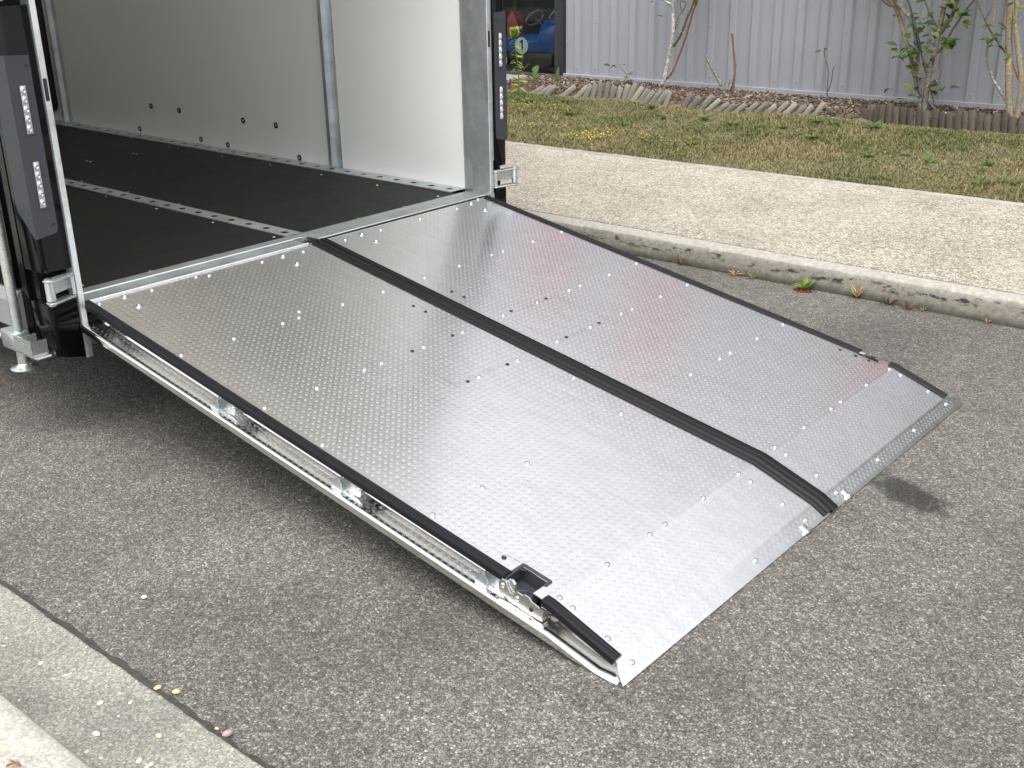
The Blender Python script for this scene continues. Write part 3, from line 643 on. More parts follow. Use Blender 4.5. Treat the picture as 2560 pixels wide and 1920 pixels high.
# screws on the far post's inner face
for q in [zm(1100, 0, 2.963)(a, b) for a, b in ((178, 92), (190, 358), (195, 610), (205, 872), (215, 1120), (222, 1360))]:
    p = onplane(*q, (.045, .09, 0), (-.15, 2.158, 0)); inst('screw', me_scr, TRS(p, RZ(R_(-26)) @ RX(math.pi/2) @ Matrix.Diagonal((.8, .8, .8, 1))), tr)
for q in [zm(1100, 0, 2.963)(a, b) for a, b in ((288, 1237), (291, 1382))]:
    p = onY(*q, 2.115); inst('bolt', me_big, TRS((p[0], 2.1145, p[2]), RX(math.pi/2)), tr)
# near side of the body: glossy panel, shadow gap, grey skirt
mb = MB(); mb.box(-7.0, -.135, -.150, -.125, .545, ZT); mb.obj('side_panel', m_gloss, tr)
mb = MB(); mb.box(-.128, -.078, -.140, -.10, .35, ZT); mb.obj('corner_trim', m_gloss, tr)
mb = MB(); mb.loft([[(x, -.10, .40), (x, -.165, .40), (x, -.165, .495), (x, -.150, .535), (x, -.10, .54)] for x in (-7, -.13)]); mb.obj('side_skirt', m_skirt, tr)
mb = MB(); mb.box(-7.0, -.16, -.09, 2.20, .34, .46); mb.obj('chassis', m_plug, tr)
# small road wheels tucked under the floor
tw = MB(); tw.lathe([(.14, -.07), (.215, -.075), (.232, -.055), (.235, 0), (.232, .055), (.215, .075), (.14, .07)], 28); me_tyre = meshdata('tyre', tw.v, tw.f, m_rub, 40)
tw = MB(); tw.lathe([(.03, -.05), (.13, -.045), (.139, -.066), (.139, .066), (.13, .045), (.03, .05)], 24); me_rim = meshdata('rim', tw.v, tw.f, m_zinc, 40)
for xw in (-3.2, -3.75):
    for yw_ in (.03, 2.07):
        o = inst('wheel', me_tyre, TRS((xw, yw_, .236), RX(math.pi/2)), tr); inst('rim', me_rim, TRS((xw, yw_, .236), RX(math.pi/2)), o)
# corner steady leg, clamped up under the corner
FP = onY(62, 917, -.185)
sl = thing('corner_steady', FP, 'zinc-plated tubular prop stand with round foot clamped at the trailer corner', 'stand')
x, y, z = FP
mb = MB(); mb.lathe([(.046, 0), (.047, .004), (.044, .006), (.028, .008), (.022, .014), (.0205, .02)], 24, (x, y, z-.004)); mb.obj('foot', m_zinc, sl, smooth=40)
mb = MB(); mb.tube([(x, y, z+.01), (x, y, z+.09)], .0195, 18); mb.obj('tube', m_zinc, sl, smooth=50)
mb = MB(); mb.tube([(x+.004, y, z+.085), (x+.004, y, z+.56)], .0168, 18); mb.obj('tube', m_zinc, sl, smooth=50)
mb = MB(); mb.box(x-.075, x+.022, y-.030, y+.030, z+.068, z+.135); br = mb.obj('clamp_block', m_zinc, sl, bevel=.006)
mb = MB(); mb.box(x+.0225, x+.135, y-.028, y-.024, z+.075, z+.13); mb.box(x+.0225, x+.15, y-.024, y+.03, z+.066, z+.0695); mb.box(x+.06, x+.066, y-.0235, y+.03, z+.07, z+.13); mb.box(x+.132, x+.136, y-.0235, y+.03, z+.07, z+.125); mb.obj('mounting_channel', m_zinc, sl)
mb = MB(); mb.tube([(x+.148, y-.02, z+.068), (x+.148, y+.03, z+.068)], .006, 8); mb.obj('pin', m_boltm, sl, smooth=40)
mb = MB(); mb.tube([(x-.075, y-.01, z+.1), (x-.12, y-.012, z+.1)], .009, 10); mb.tube([(x-.088, y-.0105, z+.1), (x-.096, y-.011, z+.1)], .015, 6); mb.obj('clamp_handle', m_boltm, sl, smooth=40)

# ------------------------------------------------------------------ workshop building with ribbed cladding and a shop window
wb = thing('workshop_building', B(-1, 7.7, .2), 'grey ribbed metal-clad workshop with a dark-framed shop window', 'building')
VB = 7.60; PITCH = .2165
def cladding(u0, nr):
    prof = []
    for i in range(nr):
        b = u0+i*PITCH; prof += [(b, 0), (b+.118, 0), (b+.126, -.030), (b+.134, -.036), (b+.184, -.036), (b+.192, -.030), (b+.2085, 0)]
    prof += [(u0+nr*PITCH-.0008, 0)]
    z0, z1 = .325, 5.3
    v = [B(u, VB+d, z) for z in (z0, z1) for u, d in prof]; n = len(prof)
    o = new_obj('cladding_panel', meshdata('cladding_panel', v, [(i, i+1, n+i+1, n+i) for i in range(n-1)], m_clad)); par(o, wb)
UW = -3.455
for k in range(11): cladding(UW+.012+k*5*PITCH, 5)
for k in range(4): cladding(-6.35-(k+1)*5*PITCH, 5)
def bbox(name, u0, u1, v0, v1, z0, z1, mat, parent=wb, bevel=0):
    mb = MB(); vs_ = [B(u, v, z) for u in (u0, u1) for v in (v0, v1) for z in (z0, z1)]
    mb.add(vs_, [(0, 1, 3, 2), (4, 6, 7, 5), (0, 4, 5, 1), (2, 3, 7, 6), (0, 2, 6, 4), (1, 5, 7, 3)]); return mb.obj(name, mat, parent, bevel=bevel)
mb = MB(); mb.loft([[B(u, VB+.01, .330), B(u, VB-.040, .336), B(u, VB-.044, .332), B(u, VB-.044, .292), B(u, VB+.01, .290)] for u in (UW+.01, 8.5)]); mb.obj('base_flashing', m_clad, wb)
bbox('wall_core', -3.40, 8.5, VB+.03, 14, .0, 5.25, m_dark); bbox('wall_core', -10.6, -6.4, VB+.03, 14, .0, 5.25, m_dark)
bbox('wall_core', -6.39, -3.41, 10.6, 10.7, .0, 5.2, m_dark); bbox('room_floor', -6.39, -3.41, VB-.02, 10.59, .1, .20, m_roomfl); bbox('added_rooflight', -6.39, -3.41, VB+.05, 10.59, 3.21, 3.24, m_ceil); bbox('lintel', -6.39, -3.41, VB+.0, VB+.04, 3.2, 5.25, m_clad)  # unseen translucent ceiling panel added to let light onto the pedal car
bbox('parapet_cap', -10.7, 8.6, VB-.06, VB+.2, 5.301, 5.36, m_clad)
bbox('window_frame', UW-.112, UW+.004, VB-.03, VB+.06, .24, 3.2, m_frame, bevel=.004); bbox('window_frame', -6.35, -6.25, VB-.03, VB+.06, .205, 3.2, m_frame)
bbox('window_sill', -6.249, UW-.113, VB-.028, VB+.06, .26, .315, m_frame, bevel=.003); bbox('window_mullion', -4.95, -4.88, VB-.02, VB+.05, .266, 3.2, m_frame)
bbox('window_pane', -4.879, UW-.113, VB+.012, VB+.018, .316, 3.19, m_glass); bbox('window_pane', -6.249, -4.951, VB+.012, VB+.018, .316, 3.19, m_glass)
for i, (u0, u1, z0, z1) in enumerate(((-2.9, -2.3, 3.5, 4.3), (-1.5, -.9, 3.5, 4.4), (.9, 1.7, 2.9, 3.6))):
    bbox('fascia_panel', u0, u1, VB-.075, VB-.036, z0, z1, m_red)
mb = MB()
def screw_at(u, z):
    c = B(u, VB-.036, z); mb.tube([c, c-BV*.006], [.0085, .006], 6)
for k in range(50): screw_at(UW+.012+k*PITCH+.17, .40)
for a, b in [(755, 355), (1005, 195), (2000, 225)]:
    p = onV(*zm(1200, 0)(a, b), VB-.03); screw_at(p@BU, p[2])
p = onV(*zm(1920, 0)(680, 275), VB-.03); screw_at(p@BU, p[2])
mb.obj('cladding_screws', m_clad, wb, kind='stuff')
tag(bbox('threshold_slab', -6.3, -3.75, 6.9, VB-.031, .15, .286, m_slab, parent=None), kind='structure')

# child-size racing car behind the glass
VC = 8.30; zc = zm(1240, 0, 6.9125)
def cp(a, b, v=VC): return onV(*zc(a, b), v)
cb = cp(500, 1250); car = thing('pedal_car', B(-4.5, VC+.2, .2), 'small blue pedal racing car with white number roundel behind the shop window', 'pedal car')
m_blue = simple('blue_paint', (.016, .075, .27), .14, 0, .08, 6); m_bdark = simple('car_underside', (.05, .045, .035), .6); m_cream = simple('roundel_white', (.62, .66, .62), .5); m_blk = simple('number_black', (.02, .02, .02), .5); m_rim = simple('wheel_rim', (.45, .55, .58), .35)
m_wheel = simple('steering_rim', (.20, .18, .14), .5)
def cu(a, b): p = cp(a, b); return float(p@BU), float(p[2])
# body: lofted along u with rounded section
st = []
for a, top, bot, hw in ((60, 640, 1010, .10), (200, 600, 960, .15), (380, 600, 925, .17), (560, 590, 922, .175), (700, 585, 922, .175), (760, 350, 922, .17), (900, 335, 920, .165), (1040, 345, 915, .16), (1250, 480, 905, .13), (1400, 650, 890, .07)):
    u, zt = cu(a, top); _, zb2 = cu(a, bot); st.append((u, zt, zb2, hw))
rings = []
for u, zt, zb2, hw in st:
    h = zt-zb2; vc = VC+.175
    rings.append([B(u, vc+hw*x, zb2+h*y) for x, y in ((-.85, 0), (-1, .15), (-1, .62), (-.9, .82), (-.6, .96), (0, 1), (.6, .96), (.9, .82), (1, .62), (1, .15), (.85, 0))])
mb = MB(); mb.loft(rings); mb.obj('body', m_blue, car, smooth=60)
u0, z0 = cu(200, 930); u1, z1 = cu(930, 930); _, z2 = cu(500, 1180)
bboxc = lambda nm, a, b, c, d, e, f_, mt: bbox(nm, a, b, c, d, e, f_, mt, parent=car, bevel=.006)
bboxc('underbody', u0, u1, VC+.03, VC+.32, z2, z1-.004, m_bdark)
ucx, zcx = cu(445, 788); rr_ = abs(cu(555, 788)[0]-ucx)
mb = MB(); k = 28
mb.loft([[B(ucx+rr_*math.cos(2*math.pi*i/k), VC-w, zcx+rr_*math.sin(2*math.pi*i/k)) for i in range(k)] for w in (.0, .004)]); rd = mb.obj('roundel', m_cream, car)
one = [(405, 725), (430, 700), (440, 688), (465, 688), (465, 885), (437, 885), (437, 735), (405, 745)]
mb = MB(); mb.loft([[cp(a, b, VC-.006)+BV*w for a, b in one] for w in (0, .0015)]); mb.obj('number', m_blk, rd)
mb = MB(); c1 = np.array(cp(555, 320)); e1 = np.array(cp(650, 190))-c1; e2 = np.array(cp(600, 345))-c1+BV*.075   # steering wheel
mb.tube([c1+BV*.12+e1*math.cos(t)+e2*math.sin(t) for t in np.linspace(0, 2*math.pi, 25)], .0105, 8); sw = mb.obj('steering_wheel', m_wheel, car, smooth=60)
mb = MB(); mb.tube([c1+BV*.12, np.array(cp(760, 560))+BV*.15], .009, 8); mb.tube([c1+BV*.12-e2, c1+BV*.12+e2], .006, 6); mb.obj('steering_column', m_bdark, sw, smooth=50)
mb = MB(); mb.loft([[np.array(cp(a, b))+BV*w for a, b in ((60, 330), (120, 215), (165, 215), (258, 480), (262, 640), (60, 690))] for w in (.14, .26)]); mb.obj('head_fairing', m_red, car)
mb = MB(); mb.lathe([(.001, 0), (.025, .02), (.03, .045), (.02, .06)], 12); me = meshdata('mirror', mb.v, mb.f, m_boltm, 60); p = cp(400, 500, VC+.02); inst('mirror', me, TRS(p, RY(R_(70))), car)
mb = MB(); mb.tube([np.array(cp(a, b))+BV*w for a, b, w in ((870, 330, .05), (900, 250, .06), (960, 150, .1), (1040, 70, .17), (1130, 150, .26), (1180, 340, .30))], .005, 6); mb.obj('windscreen_frame', m_rim, car, smooth=60)
for a, b, rad_ in ((100, 1030, .105), (930, 1330, .10)):
    u, z = cu(a, b); c = B(u, VC-.01 if a < 500 else VC+.0, z)
    t = MB(); t.tube([c+BU*rad_*math.cos(q)+np.array([0, 0, rad_*math.sin(q)]) for q in np.linspace(0, 2*math.pi, 29)], .022, 10); w = t.obj('wheel', m_rub, car, smooth=60)
    t = MB(); t.tube([c-BV*.018+BU*rad_*.93*math.cos(q)+np.array([0, 0, rad_*.93*math.sin(q)]) for q in np.linspace(0, 2*math.pi, 29)], .007, 8)
    for s in range(6): q = s*math.pi/3; t.tube([c, c+BU*rad_*.9*math.cos(q)+np.array([0, 0, rad_*.9*math.sin(q)])], .003, 5)
    t.obj('rim', m_rim if a < 500 else m_bdark, w, smooth=60)
# a bench with boxes deep in the shop
bn = thing('shop_bench', B(-4.7, 9.6, .2), 'dark workbench deep inside the shop behind the pedal car', 'bench')
bbox('bench_top', -5.6, -3.6, 9.3, 9.9, 1.0, 1.05, m_frame, parent=bn); 
for u in (-5.5, -3.7): bbox('leg', u-.03, u+.03, 9.35, 9.41, .2, .999, m_frame, parent=bn)

# ------------------------------------------------------------------ planting bed: log edging, bark, shrubs
def stake_mesh(name, mat, w, h, seed):
    r2 = random.Random(seed); mb = MB(); k = 9; rings = []
    for i, z in enumerate((-.10, 0, h*.5, h*.95, h)):
        s = 1 if i < 4 else .86; rings.append([(w*.5*s*math.cos(math.pi*j/(k-1))*(1+.06*r2.uniform(-1, 1)), -w*.42*s*math.sin(math.pi*j/(k-1)), z+(.006*r2.uniform(-1, 1) if i > 2 else 0)) for j in range(k)])
    mb.loft(rings); return meshdata(name, mb.v, mb.f, mat, 45)
stL = [stake_mesh('stake', m_stL, .058, h, i) for i, h in enumerate((.14, .155, .165, .15))]; stR = [stake_mesh('stake', m_stR, .056, h, 20+i) for i, h in enumerate((.13, .145, .15))]
e1 = thing('log_edging', B(-1.8, 6.7, .22), 'pale weathered half-log edging leaning over along the bark bed', 'edging')
keyL = [(-3.16, 6.69), (-2.69, 6.74), (-2.2, 6.80), (-1.72, 6.66), (-1.36, 6.63), (-1.0, 6.68), (-.75, 6.76), (-.33, 6.80)]
u = -3.16; i = 0
while u < -.33:
    w = np.interp(u, [k[0] for k in keyL], [k[1] for k in keyL]); lean = np.interp(u, [-3.2, -2.7, -2.5, -2.2, -1.8, -1.7, -1.5, -1.0, -.4], [62, 45, 4, 18, 46, 8, 34, 55, 38])+random.uniform(-7, 7)
    if not (-3.05 < u < -2.75 and i % 2) and not (-1.64 < u < -1.56):
        sc = 1.0 if u < -1.3 else .8
        inst('stake', stL[i % 4], TRS(B(u, w+random.uniform(-.015, .015), hgt(u, 6.7)-.005), RZ(TH+R_(random.uniform(-14, 14))) @ RY(R_(lean)) @ RX(R_(random.uniform(-14, 2))), (sc, sc, sc*random.uniform(.85, 1.1))), e1)
    u += .058+(.022 if lean > 25 else .004); i += 1
e2_ = thing('log_edging', B(.9, 6.7, .22), 'dark upright half-log edging in front of the lichen-covered shrubs', 'edging')
u = .0; i = 0
while u < 2.6:
    w = np.interp(u, [0, .1, .25, 2.6], [6.95, 6.80, 6.72, 6.84])
    inst('stake', stR[i % 3], TRS(B(u, w+random.uniform(-.01, .01), hgt(u, 6.7)-.01-max(0, .2-u)*.35), RZ(TH+R_(random.uniform(-10, 10))) @ RY(R_(random.uniform(-4, 4))), (1, 1, random.uniform(.9, 1.12))), e2_)
    u += .052+random.uniform(0, .008); i += 1
def scatter_mesh(name, V, F, C, mat, label, cat):
    me = bpy.data.meshes.new(name); nf = F.shape[1]
    me.vertices.add(len(V)); me.vertices.foreach_set('co', V.ravel().astype('f4')); me.loops.add(F.size); me.loops.foreach_set('vertex_index', F.ravel().astype('i4'))
    me.polygons.add(len(F)); me.polygons.foreach_set('loop_start', (np.arange(len(F))*nf).astype('i4')); me.polygons.foreach_set('loop_total', np.full(len(F), nf, 'i4')); me.update(); me.validate()
    ca = me.color_attributes.new('col', 'FLOAT_COLOR', 'POINT'); ca.data.foreach_set('color', np.concatenate([C, np.ones((len(C), 1))], 1).ravel().astype('f4')); me.materials.append(mat)
    o = new_obj(name, me); tag(o, label, cat, kind='stuff'); return o
def hg(u, w): return gz(w)+np.where(w > 5, .02*vnoise(u*2., w*2., 2), 0)+np.where(w > 6.8, .02, 0)
def toB(u, v, z): return u[:, None]*BU+v[:, None]*BV+z[:, None]*np.array([0, 0, 1.])
# bark chips
n = 16000; u = rng.uniform(-3.78, 3.2, n); w = 6.72+.86*rng.random(n)**.8; z = hg(u, w)+rng.uniform(-.004, .035, n)
keepb = w > np.where(u < -.35, np.interp(u, [k[0] for k in keyL], [k[1]+.03 for k in keyL]), np.where(u < 0, 6.76, 6.88)); u, w, z = u[keepb], w[keepb], z[keepb]; n = len(u)
ln = rng.uniform(.012, .05, n); wd = rng.uniform(.005, .016, n); a = rng.uniform(0, math.pi, n); tl = rng.normal(0, .35, n); t2 = rng.normal(0, .5, n)
d1 = np.stack([np.cos(a)*np.cos(tl), np.sin(a)*np.cos(tl), np.sin(tl)], 1); d2 = np.stack([-np.sin(a)*np.cos(t2), np.cos(a)*np.cos(t2), np.sin(t2)], 1); cc = toB(u, w, z)
nn_ = np.cross(d1, d2); c4 = [cc+sx*d1*ln[:, None]*.5+sy*d2*wd[:, None]*.5+h*nn_*.004 for h in (0, 1) for sx, sy in ((-1, -1), (1, -1), (1, 1), (-1, 1))]
V = np.stack(c4, 1).reshape(-1, 3); F = (np.arange(n)[:, None, None]*8+np.array([(4, 5, 6, 7), (0, 1, 5, 4), (1, 2, 6, 5), (2, 3, 7, 6), (3, 0, 4, 7)])).reshape(-1, 4)
t = rng.random(n); pal = np.array([(.075, .05, .036), (.12, .082, .06), (.19, .14, .105), (.30, .25, .20), (.05, .037, .028)]); C = np.repeat(pal[rng.choice(5, n, p=[.3, .3, .2, .1, .1])]*(.7+.6*t[:, None]), 8, 0)
scatter_mesh('bark_mulch', V, F, C, m_bark, 'brown bark mulch spread along the foot of the cladding', 'mulch')
# lawn blades
def blades(n, u0, u1, v0, v1, hlo, hhi, colfn, name, label, cat, wid=.0035, keep=None):
    u = rng.uniform(u0, u1, n); w = rng.uniform(v0, v1, n)
    if keep is not None: q = keep(u, w); u, w = u[q], w[q]; n = len(u)
    h = rng.uniform(hlo, hhi, n)*(0.55+.9*vnoise(u*3.1, w*3.1, 11)); a = rng.uniform(0, 2*math.pi, n); ln = rng.uniform(.3, 1.5, n)*h
    c0 = toB(u, w, hg(u, w)-.004); side = np.stack([np.cos(a+1.57), np.sin(a+1.57), 0*a], 1)*wid*rng.uniform(.6, 1.4, n)[:, None]
    dirv = np.stack([np.cos(a), np.sin(a), 0*a], 1); mid = c0+dirv*(ln*.35)[:, None]+np.array([0, 0, 1.])*(h*.65)[:, None]; tip = c0+dirv*ln[:, None]+np.array([0, 0, 1.])*h[:, None]
    V = np.stack([c0-side, c0+side, mid+side*.7, mid-side*.7, tip], 1).reshape(-1, 3); I = np.arange(n)[:, None]*5
    F = np.concatenate([I+np.array(q) for q in ((0, 1, 2), (0, 2, 3), (3, 2, 4))]); C = np.repeat(colfn(u, w, n), 5, 0)
    return scatter_mesh(name, V, F, C, m_grass, label, cat)
def gcol(u, w, n):
    p = np.clip(.62*vnoise(u*1.3, w*2.0, 21)+.45*vnoise(u*5., w*6., 22)-.02-.10*np.clip(u+1.2, 0, 3)/3+.12*np.clip(-u-1.5, 0, 2)/2, 0, 1); g = np.array((.095, .12, .030)); d = np.array((.25, .205, .105)); k = np.clip((p-.36)*2.0+.12+rng.normal(0, .34, n), 0, 1)[:, None]
    return (d*(1-k)+g*k)*rng.uniform(.55, 1.3, (n, 1))
blades(170000, -5.5, 3.4, 4.905, 6.85, .010, .028, gcol, 'lawn_grass', 'short patchy lawn, half green and half parched, behind the pavement', 'grass',
       keep=lambda u, w: w < np.where(u < -.35, np.interp(u, [k[0] for k in keyL], [k[1]-.05 for k in keyL]), 6.72))
# tiny yellow flowers in the lawn
n = 2600; u = np.concatenate([rng.uniform(-4.5, -2.4, 1100), rng.normal(-1.7, .55, n-1100)]); w = np.concatenate([rng.uniform(5.0, 6.3, 1100), rng.normal(5.22, .13, n-1100)]); w = np.clip(w, 4.96, 6.5)
q = vnoise(u*4, w*5, 31) > .38; u, w = u[q], w[q]; n = len(u); z = hg(u, w)+rng.uniform(.02, .045, n); c0 = toB(u, w, z); s = rng.uniform(.004, .008, n); a = rng.uniform(0, 6.28, n)
tx = np.stack([np.cos(a), np.sin(a), rng.normal(0, .4, n)], 1)*s[:, None]; ty = np.stack([-np.sin(a), np.cos(a), rng.normal(0, .4, n)], 1)*s[:, None]
V = np.stack([c0-tx, c0-ty, c0+tx, c0+ty], 1).reshape(-1, 3); F = np.arange(n)[:, None]*4+np.arange(4); C = np.repeat(np.array([(.50, .45, .08)])*rng.uniform(.6, 1.1, (n, 1)), 4, 0)
scatter_mesh('lawn_flowers', V, F, C, m_leaf, 'tiny yellow flowers sprinkled through the lawn', 'flowers')

# leaves: one folded pointed blade
def leafgeo(p, d, nrm, L, Wd, lobes=False):
    d = d/np.linalg.norm(d); sd_ = np.cross(d, nrm); sd_ /= np.linalg.norm(sd_)+1e-9; nn2 = np.cross(sd_, d)
    prof = [(.0, .06), (.2, .65), (.45, 1), (.7, .72), (.9, .3)] if not lobes else [(.0, .08), (.15, .3), (.25, .7), (.32, .35), (.45, .85), (.52, .45), (.68, 1), (.85, .75), (.95, .35)]
    mid = [p+d*L*t-nn2*L*.25*t*t for t, _ in prof]+[p+d*L-nn2*L*.25]
    lf = [p+d*L*t+sd_*Wd*w+nn2*(Wd*w*.35-L*.25*t*t) for t, w in prof]; rt = [p+d*L*t-sd_*Wd*w+nn2*(Wd*w*.35-L*.25*t*t) for t, w in prof]
    k = len(prof); V = mid+lf+rt; F = []
    for i in range(k-1): F += [(i, i+1, k+1+i+1, k+1+i), (i, 2*k+1+i, 2*k+1+i+1, i+1)]
    F += [(k-1, k, k+1+k-1), (k-1, 2*k+1+k-1, k)]; return V, F
def foliage(name, leaves, parent, base=(.07, .12, .025), var=.4, lobes=False):
    V, F, C = [], [], []
    for (p, d, L, Wd) in leaves:
        nrm = np.array([random.uniform(-.5, .5), random.uniform(-.9, .1), 1.]); v, f = leafgeo(np.array(p, float), np.array(d, float), nrm, L, Wd, lobes)
        n0 = len(V); V += list(v); F += [tuple(i+n0 for i in q) for q in f]; c = np.array(base)*random.uniform(1-var, 1+var)*np.array([random.uniform(.75, 1.4), 1, random.uniform(.7, 1.2)]); C += [c]*len(v)
    me = bpy.data.meshes.new(name); me.from_pydata([tuple(p) for p in V], [], F); ca = me.color_attributes.new('col', 'FLOAT_COLOR', 'POINT'); ca.data.foreach_set('color', np.concatenate([np.array(C), np.ones((len(C), 1))], 1).ravel().astype('f4'))
    me.materials.append(m_leaf); me.shade_smooth(); return par(new_obj(name, me), parent)
def rdir(up=.3): a = random.uniform(0, 6.28); return np.array([math.cos(a), math.sin(a), random.uniform(-.5, .6)+up])
def cluster(c, n, r, L): return [(np.array(c)+np.array([random.gauss(0, r), random.gauss(0, r), random.gauss(0, r)]), rdir(.0), L*random.uniform(.7, 1.2), L*random.uniform(.26, .4)) for _ in range(n)]
def stem_px(zf, pts, v, wob=.03):
    P = [np.array(onV(*zf(*q), v+random.uniform(-wob, wob)*(i > 0))) for i, q in enumerate(pts)]; return P
def grow(root, zf, v, stems, extra_up=0):
    """stems: (name, material, r0, r1, pixel points). Stems that leave the picture at the top go on upwards and branch."""
    tips = []
    for nm, mt, r0, r1, pts in stems:
        P = stem_px(zf, pts, v); 
        if pts[-1][1] <= 5 and extra_up:
            d = P[-1]-P[-2]; d /= np.linalg.norm(d)
            for k in range(3): d = d+np.array([random.uniform(-.25, .25), random.uniform(-.25, .25), .25]); d /= np.linalg.norm(d); P.append(P[-1]+d*extra_up/3)
            tips.append((P[-3], P[-2], P[-1]))
        P = smoothpath(P, 4); n = len(P); mb = MB(); mb.tube(P, [r0+(r1-r0)*i/(n-1) for i in range(n)], 8); o = mb.obj(nm, mt, root, smooth=60)
        if pts[-1][1] <= 5 and extra_up:
            mb = MB()
            for k in range(5):
                s = P[int(n*random.uniform(.55, .98))]; d = rdir(.6)*np.array([1, .8, 1]); e = s+d*.22; f2 = e+(d+np.array([0, 0, .4]))*.16; mb.tube([s, e, f2], [r1*.8, r1*.6, .0015], 6); tips.append((s, e, f2))
            mb.obj('twigs', mt, o, smooth=60)
    return tips
def crown(root, tips, per, L, **kw):
    lv = []
    for a, b, c in tips:
        for p in (b, (b+c)/2, c): lv += cluster(p, per, .07, L)
    return lv
r4, r5 = zm(1200, 0), zm(1920, 0)
def shrub(name, zf, base, v, label, stems, leafpx=(), up=0, per=4, L=.055, grp=None):
    p = onV(*zf(*base), v); t = thing(name, p, label, 'shrub', grp); tips = grow(t, zf, v, stems, up); lv = crown(t, tips, per, L) if up and per else []
    for (a, b, n, rr) in leafpx: lv += cluster(onV(*zf(a, b), v-.05), n if n < 4 else int(n*1.5), rr*1.15, L*1.1)
    if lv: foliage('foliage', lv, t)
    return t
shrub('bare_shrub', r4, (1545, 800), 7.22, 'bare shrub with white and orange stems rising behind the leaning edging', [
    ('stem', m_bW, .019, .012, [(1545, 810), (1590, 690), (1630, 500), (1665, 310), (1670, 100), (1672, 0)]),
    ('stem', m_bO, .010, .008, [(1585, 695), (1650, 640), (1720, 480), (1790, 280), (1840, 100), (1880, 0)]),
    ('stem', m_bB, .012, .010, [(1672, 400), (1740, 290), (1790, 150), (1850, 0)]),
    ('stem', m_bG, .007, .005, [(1668, 300), (1710, 160), (1770, 60), (1772, 0)]), ('stem', m_bG, .006, .004, [(1690, 260), (1740, 100), (1732, 0)]), ('stem', m_bW, .005, .003, [(1668, 80), (1650, 30), (1655, 0)])], up=1.1, per=3)
shrub('cut_stump', r4, (2080, 730), 7.36, 'cut-back grey stump with one slanting stub and thin brown stems', [
    ('stem', m_bG, .016, .013, [(2085, 740), (2050, 670), (2010, 600), (1950, 478)]), ('stem', m_bO, .010, .009, [(2185, 800), (2200, 600), (2190, 420), (2178, 290)]), ('stem', m_bB, .007, .005, [(2165, 790), (2185, 700), (2212, 560)]), ('stem', m_bG, .006, .003, [(2120, 745), (2105, 700), (2110, 672)]), ('stem', m_bG, .005, .003, [(2140, 750), (2165, 690)])])
shrub('thin_sapling', r5, (510, 830), 7.42, 'thin dry sapling against the cladding with a single leaf', [
    ('stem', m_bB, .006, .003, [(510, 830), (515, 700), (520, 600), (485, 470), (492, 420)]), ('stem', m_bB, .005, .002, [(520, 790), (550, 690), (560, 600), (580, 560)])], [(478, 440, 2, .012)])
shrub('lichen_shrub', r5, (1340, 955), 7.20, 'leafy shrub with yellow-lichen stems and a dark green tie', [
    ('stem', m_bG, .019, .012, [(1310, 950), (1310, 700), (1280, 350), (1240, 180), (1110, 20), (1090, 0)]), ('stem', m_bL, .017, .022, [(1290, 780), (1240, 520), (1190, 340), (1130, 130), (1090, 40), (1010, 0)]),
    ('stem', m_bG, .025, .016, [(1345, 955), (1400, 600), (1440, 450), (1480, 250), (1530, 0)]), ('stem', m_bB, .015, .013, [(1490, 290), (1580, 150), (1640, 0)]), ('stem', m_bB, .008, .007, [(1440, 905), (1370, 640), (1310, 400), (1250, 150), (1208, 0)]),
    ('stem', m_bB, .008, .006, [(1470, 460), (1640, 190), (1780, 0)]), ('stem', m_bG, .006, .005, [(1420, 800), (1470, 640), (1490, 480), (1550, 320)]), ('stem', m_bB, .009, .006, [(1460, 230), (1410, 130), (1355, 0)])],
    [(1280, 210, 7, .05), (1230, 400, 6, .045), (1190, 470, 6, .035), (1260, 570, 6, .04), (1350, 300, 6, .06), (1530, 340, 6, .05), (1680, 150, 5, .04), (1650, 90, 4, .04), (1460, 720, 4, .035), (1270, 760, 4, .035), (1170, 840, 3, .04), (1520, 750, 2, .03), (1560, 40, 5, .05), (1700, 10, 3, .04), (1400, 230, 4, .05), (1350, 430, 3, .04)], up=1.5, per=7, L=.075)
sh = [o for o in bpy.data.objects if o.name.startswith('lichen_shrub')][0]
for seg in ([(1250, 150), (1285, 290), (1318, 430)], [(1300, 770), (1335, 830)], [(1385, 880), (1460, 960)]):
    mb = MB(); P = [np.array(onV(*r5(*q), 7.13)) for q in seg]; mb.tube(P, .012, 6); mb.obj('plant_tie', m_tie, sh)
shrub('lichen_shrub', r5, (2120, 1030), 7.06, 'shrub with thick mottled lichen trunks and few leaves past the tied shrub', [
    ('stem', m_bL, .030, .020, [(2095, 1035), (2085, 850), (2080, 600), (2080, 300), (2088, 0)]), ('stem', m_bL, .024, .014, [(2150, 1020), (2190, 720), (2170, 500), (2140, 200), (2150, 0)]), ('stem', m_bG, .013, .008, [(2075, 900), (1990, 760), (1930, 650), (1890, 500), (1900, 380)]),
    ('stem', m_bB, .007, .004, [(2060, 470), (1930, 280), (1850, 120), (1808, 0)]), ('stem', m_bL, .007, .005, [(1930, 260), (1960, 100), (1992, 0)]), ('stem', m_bO, .006, .004, [(2165, 690), (2130, 600), (2100, 490)]), ('stem', m_bB, .005, .003, [(1880, 170), (1920, 90), (1940, 40)])],
    [(1950, 320, 4, .03), (1990, 345, 4, .03), (1940, 240, 3, .03), (2190, 60, 3, .04), (2110, 420, 2, .03)], up=1.3, per=5, L=.07)
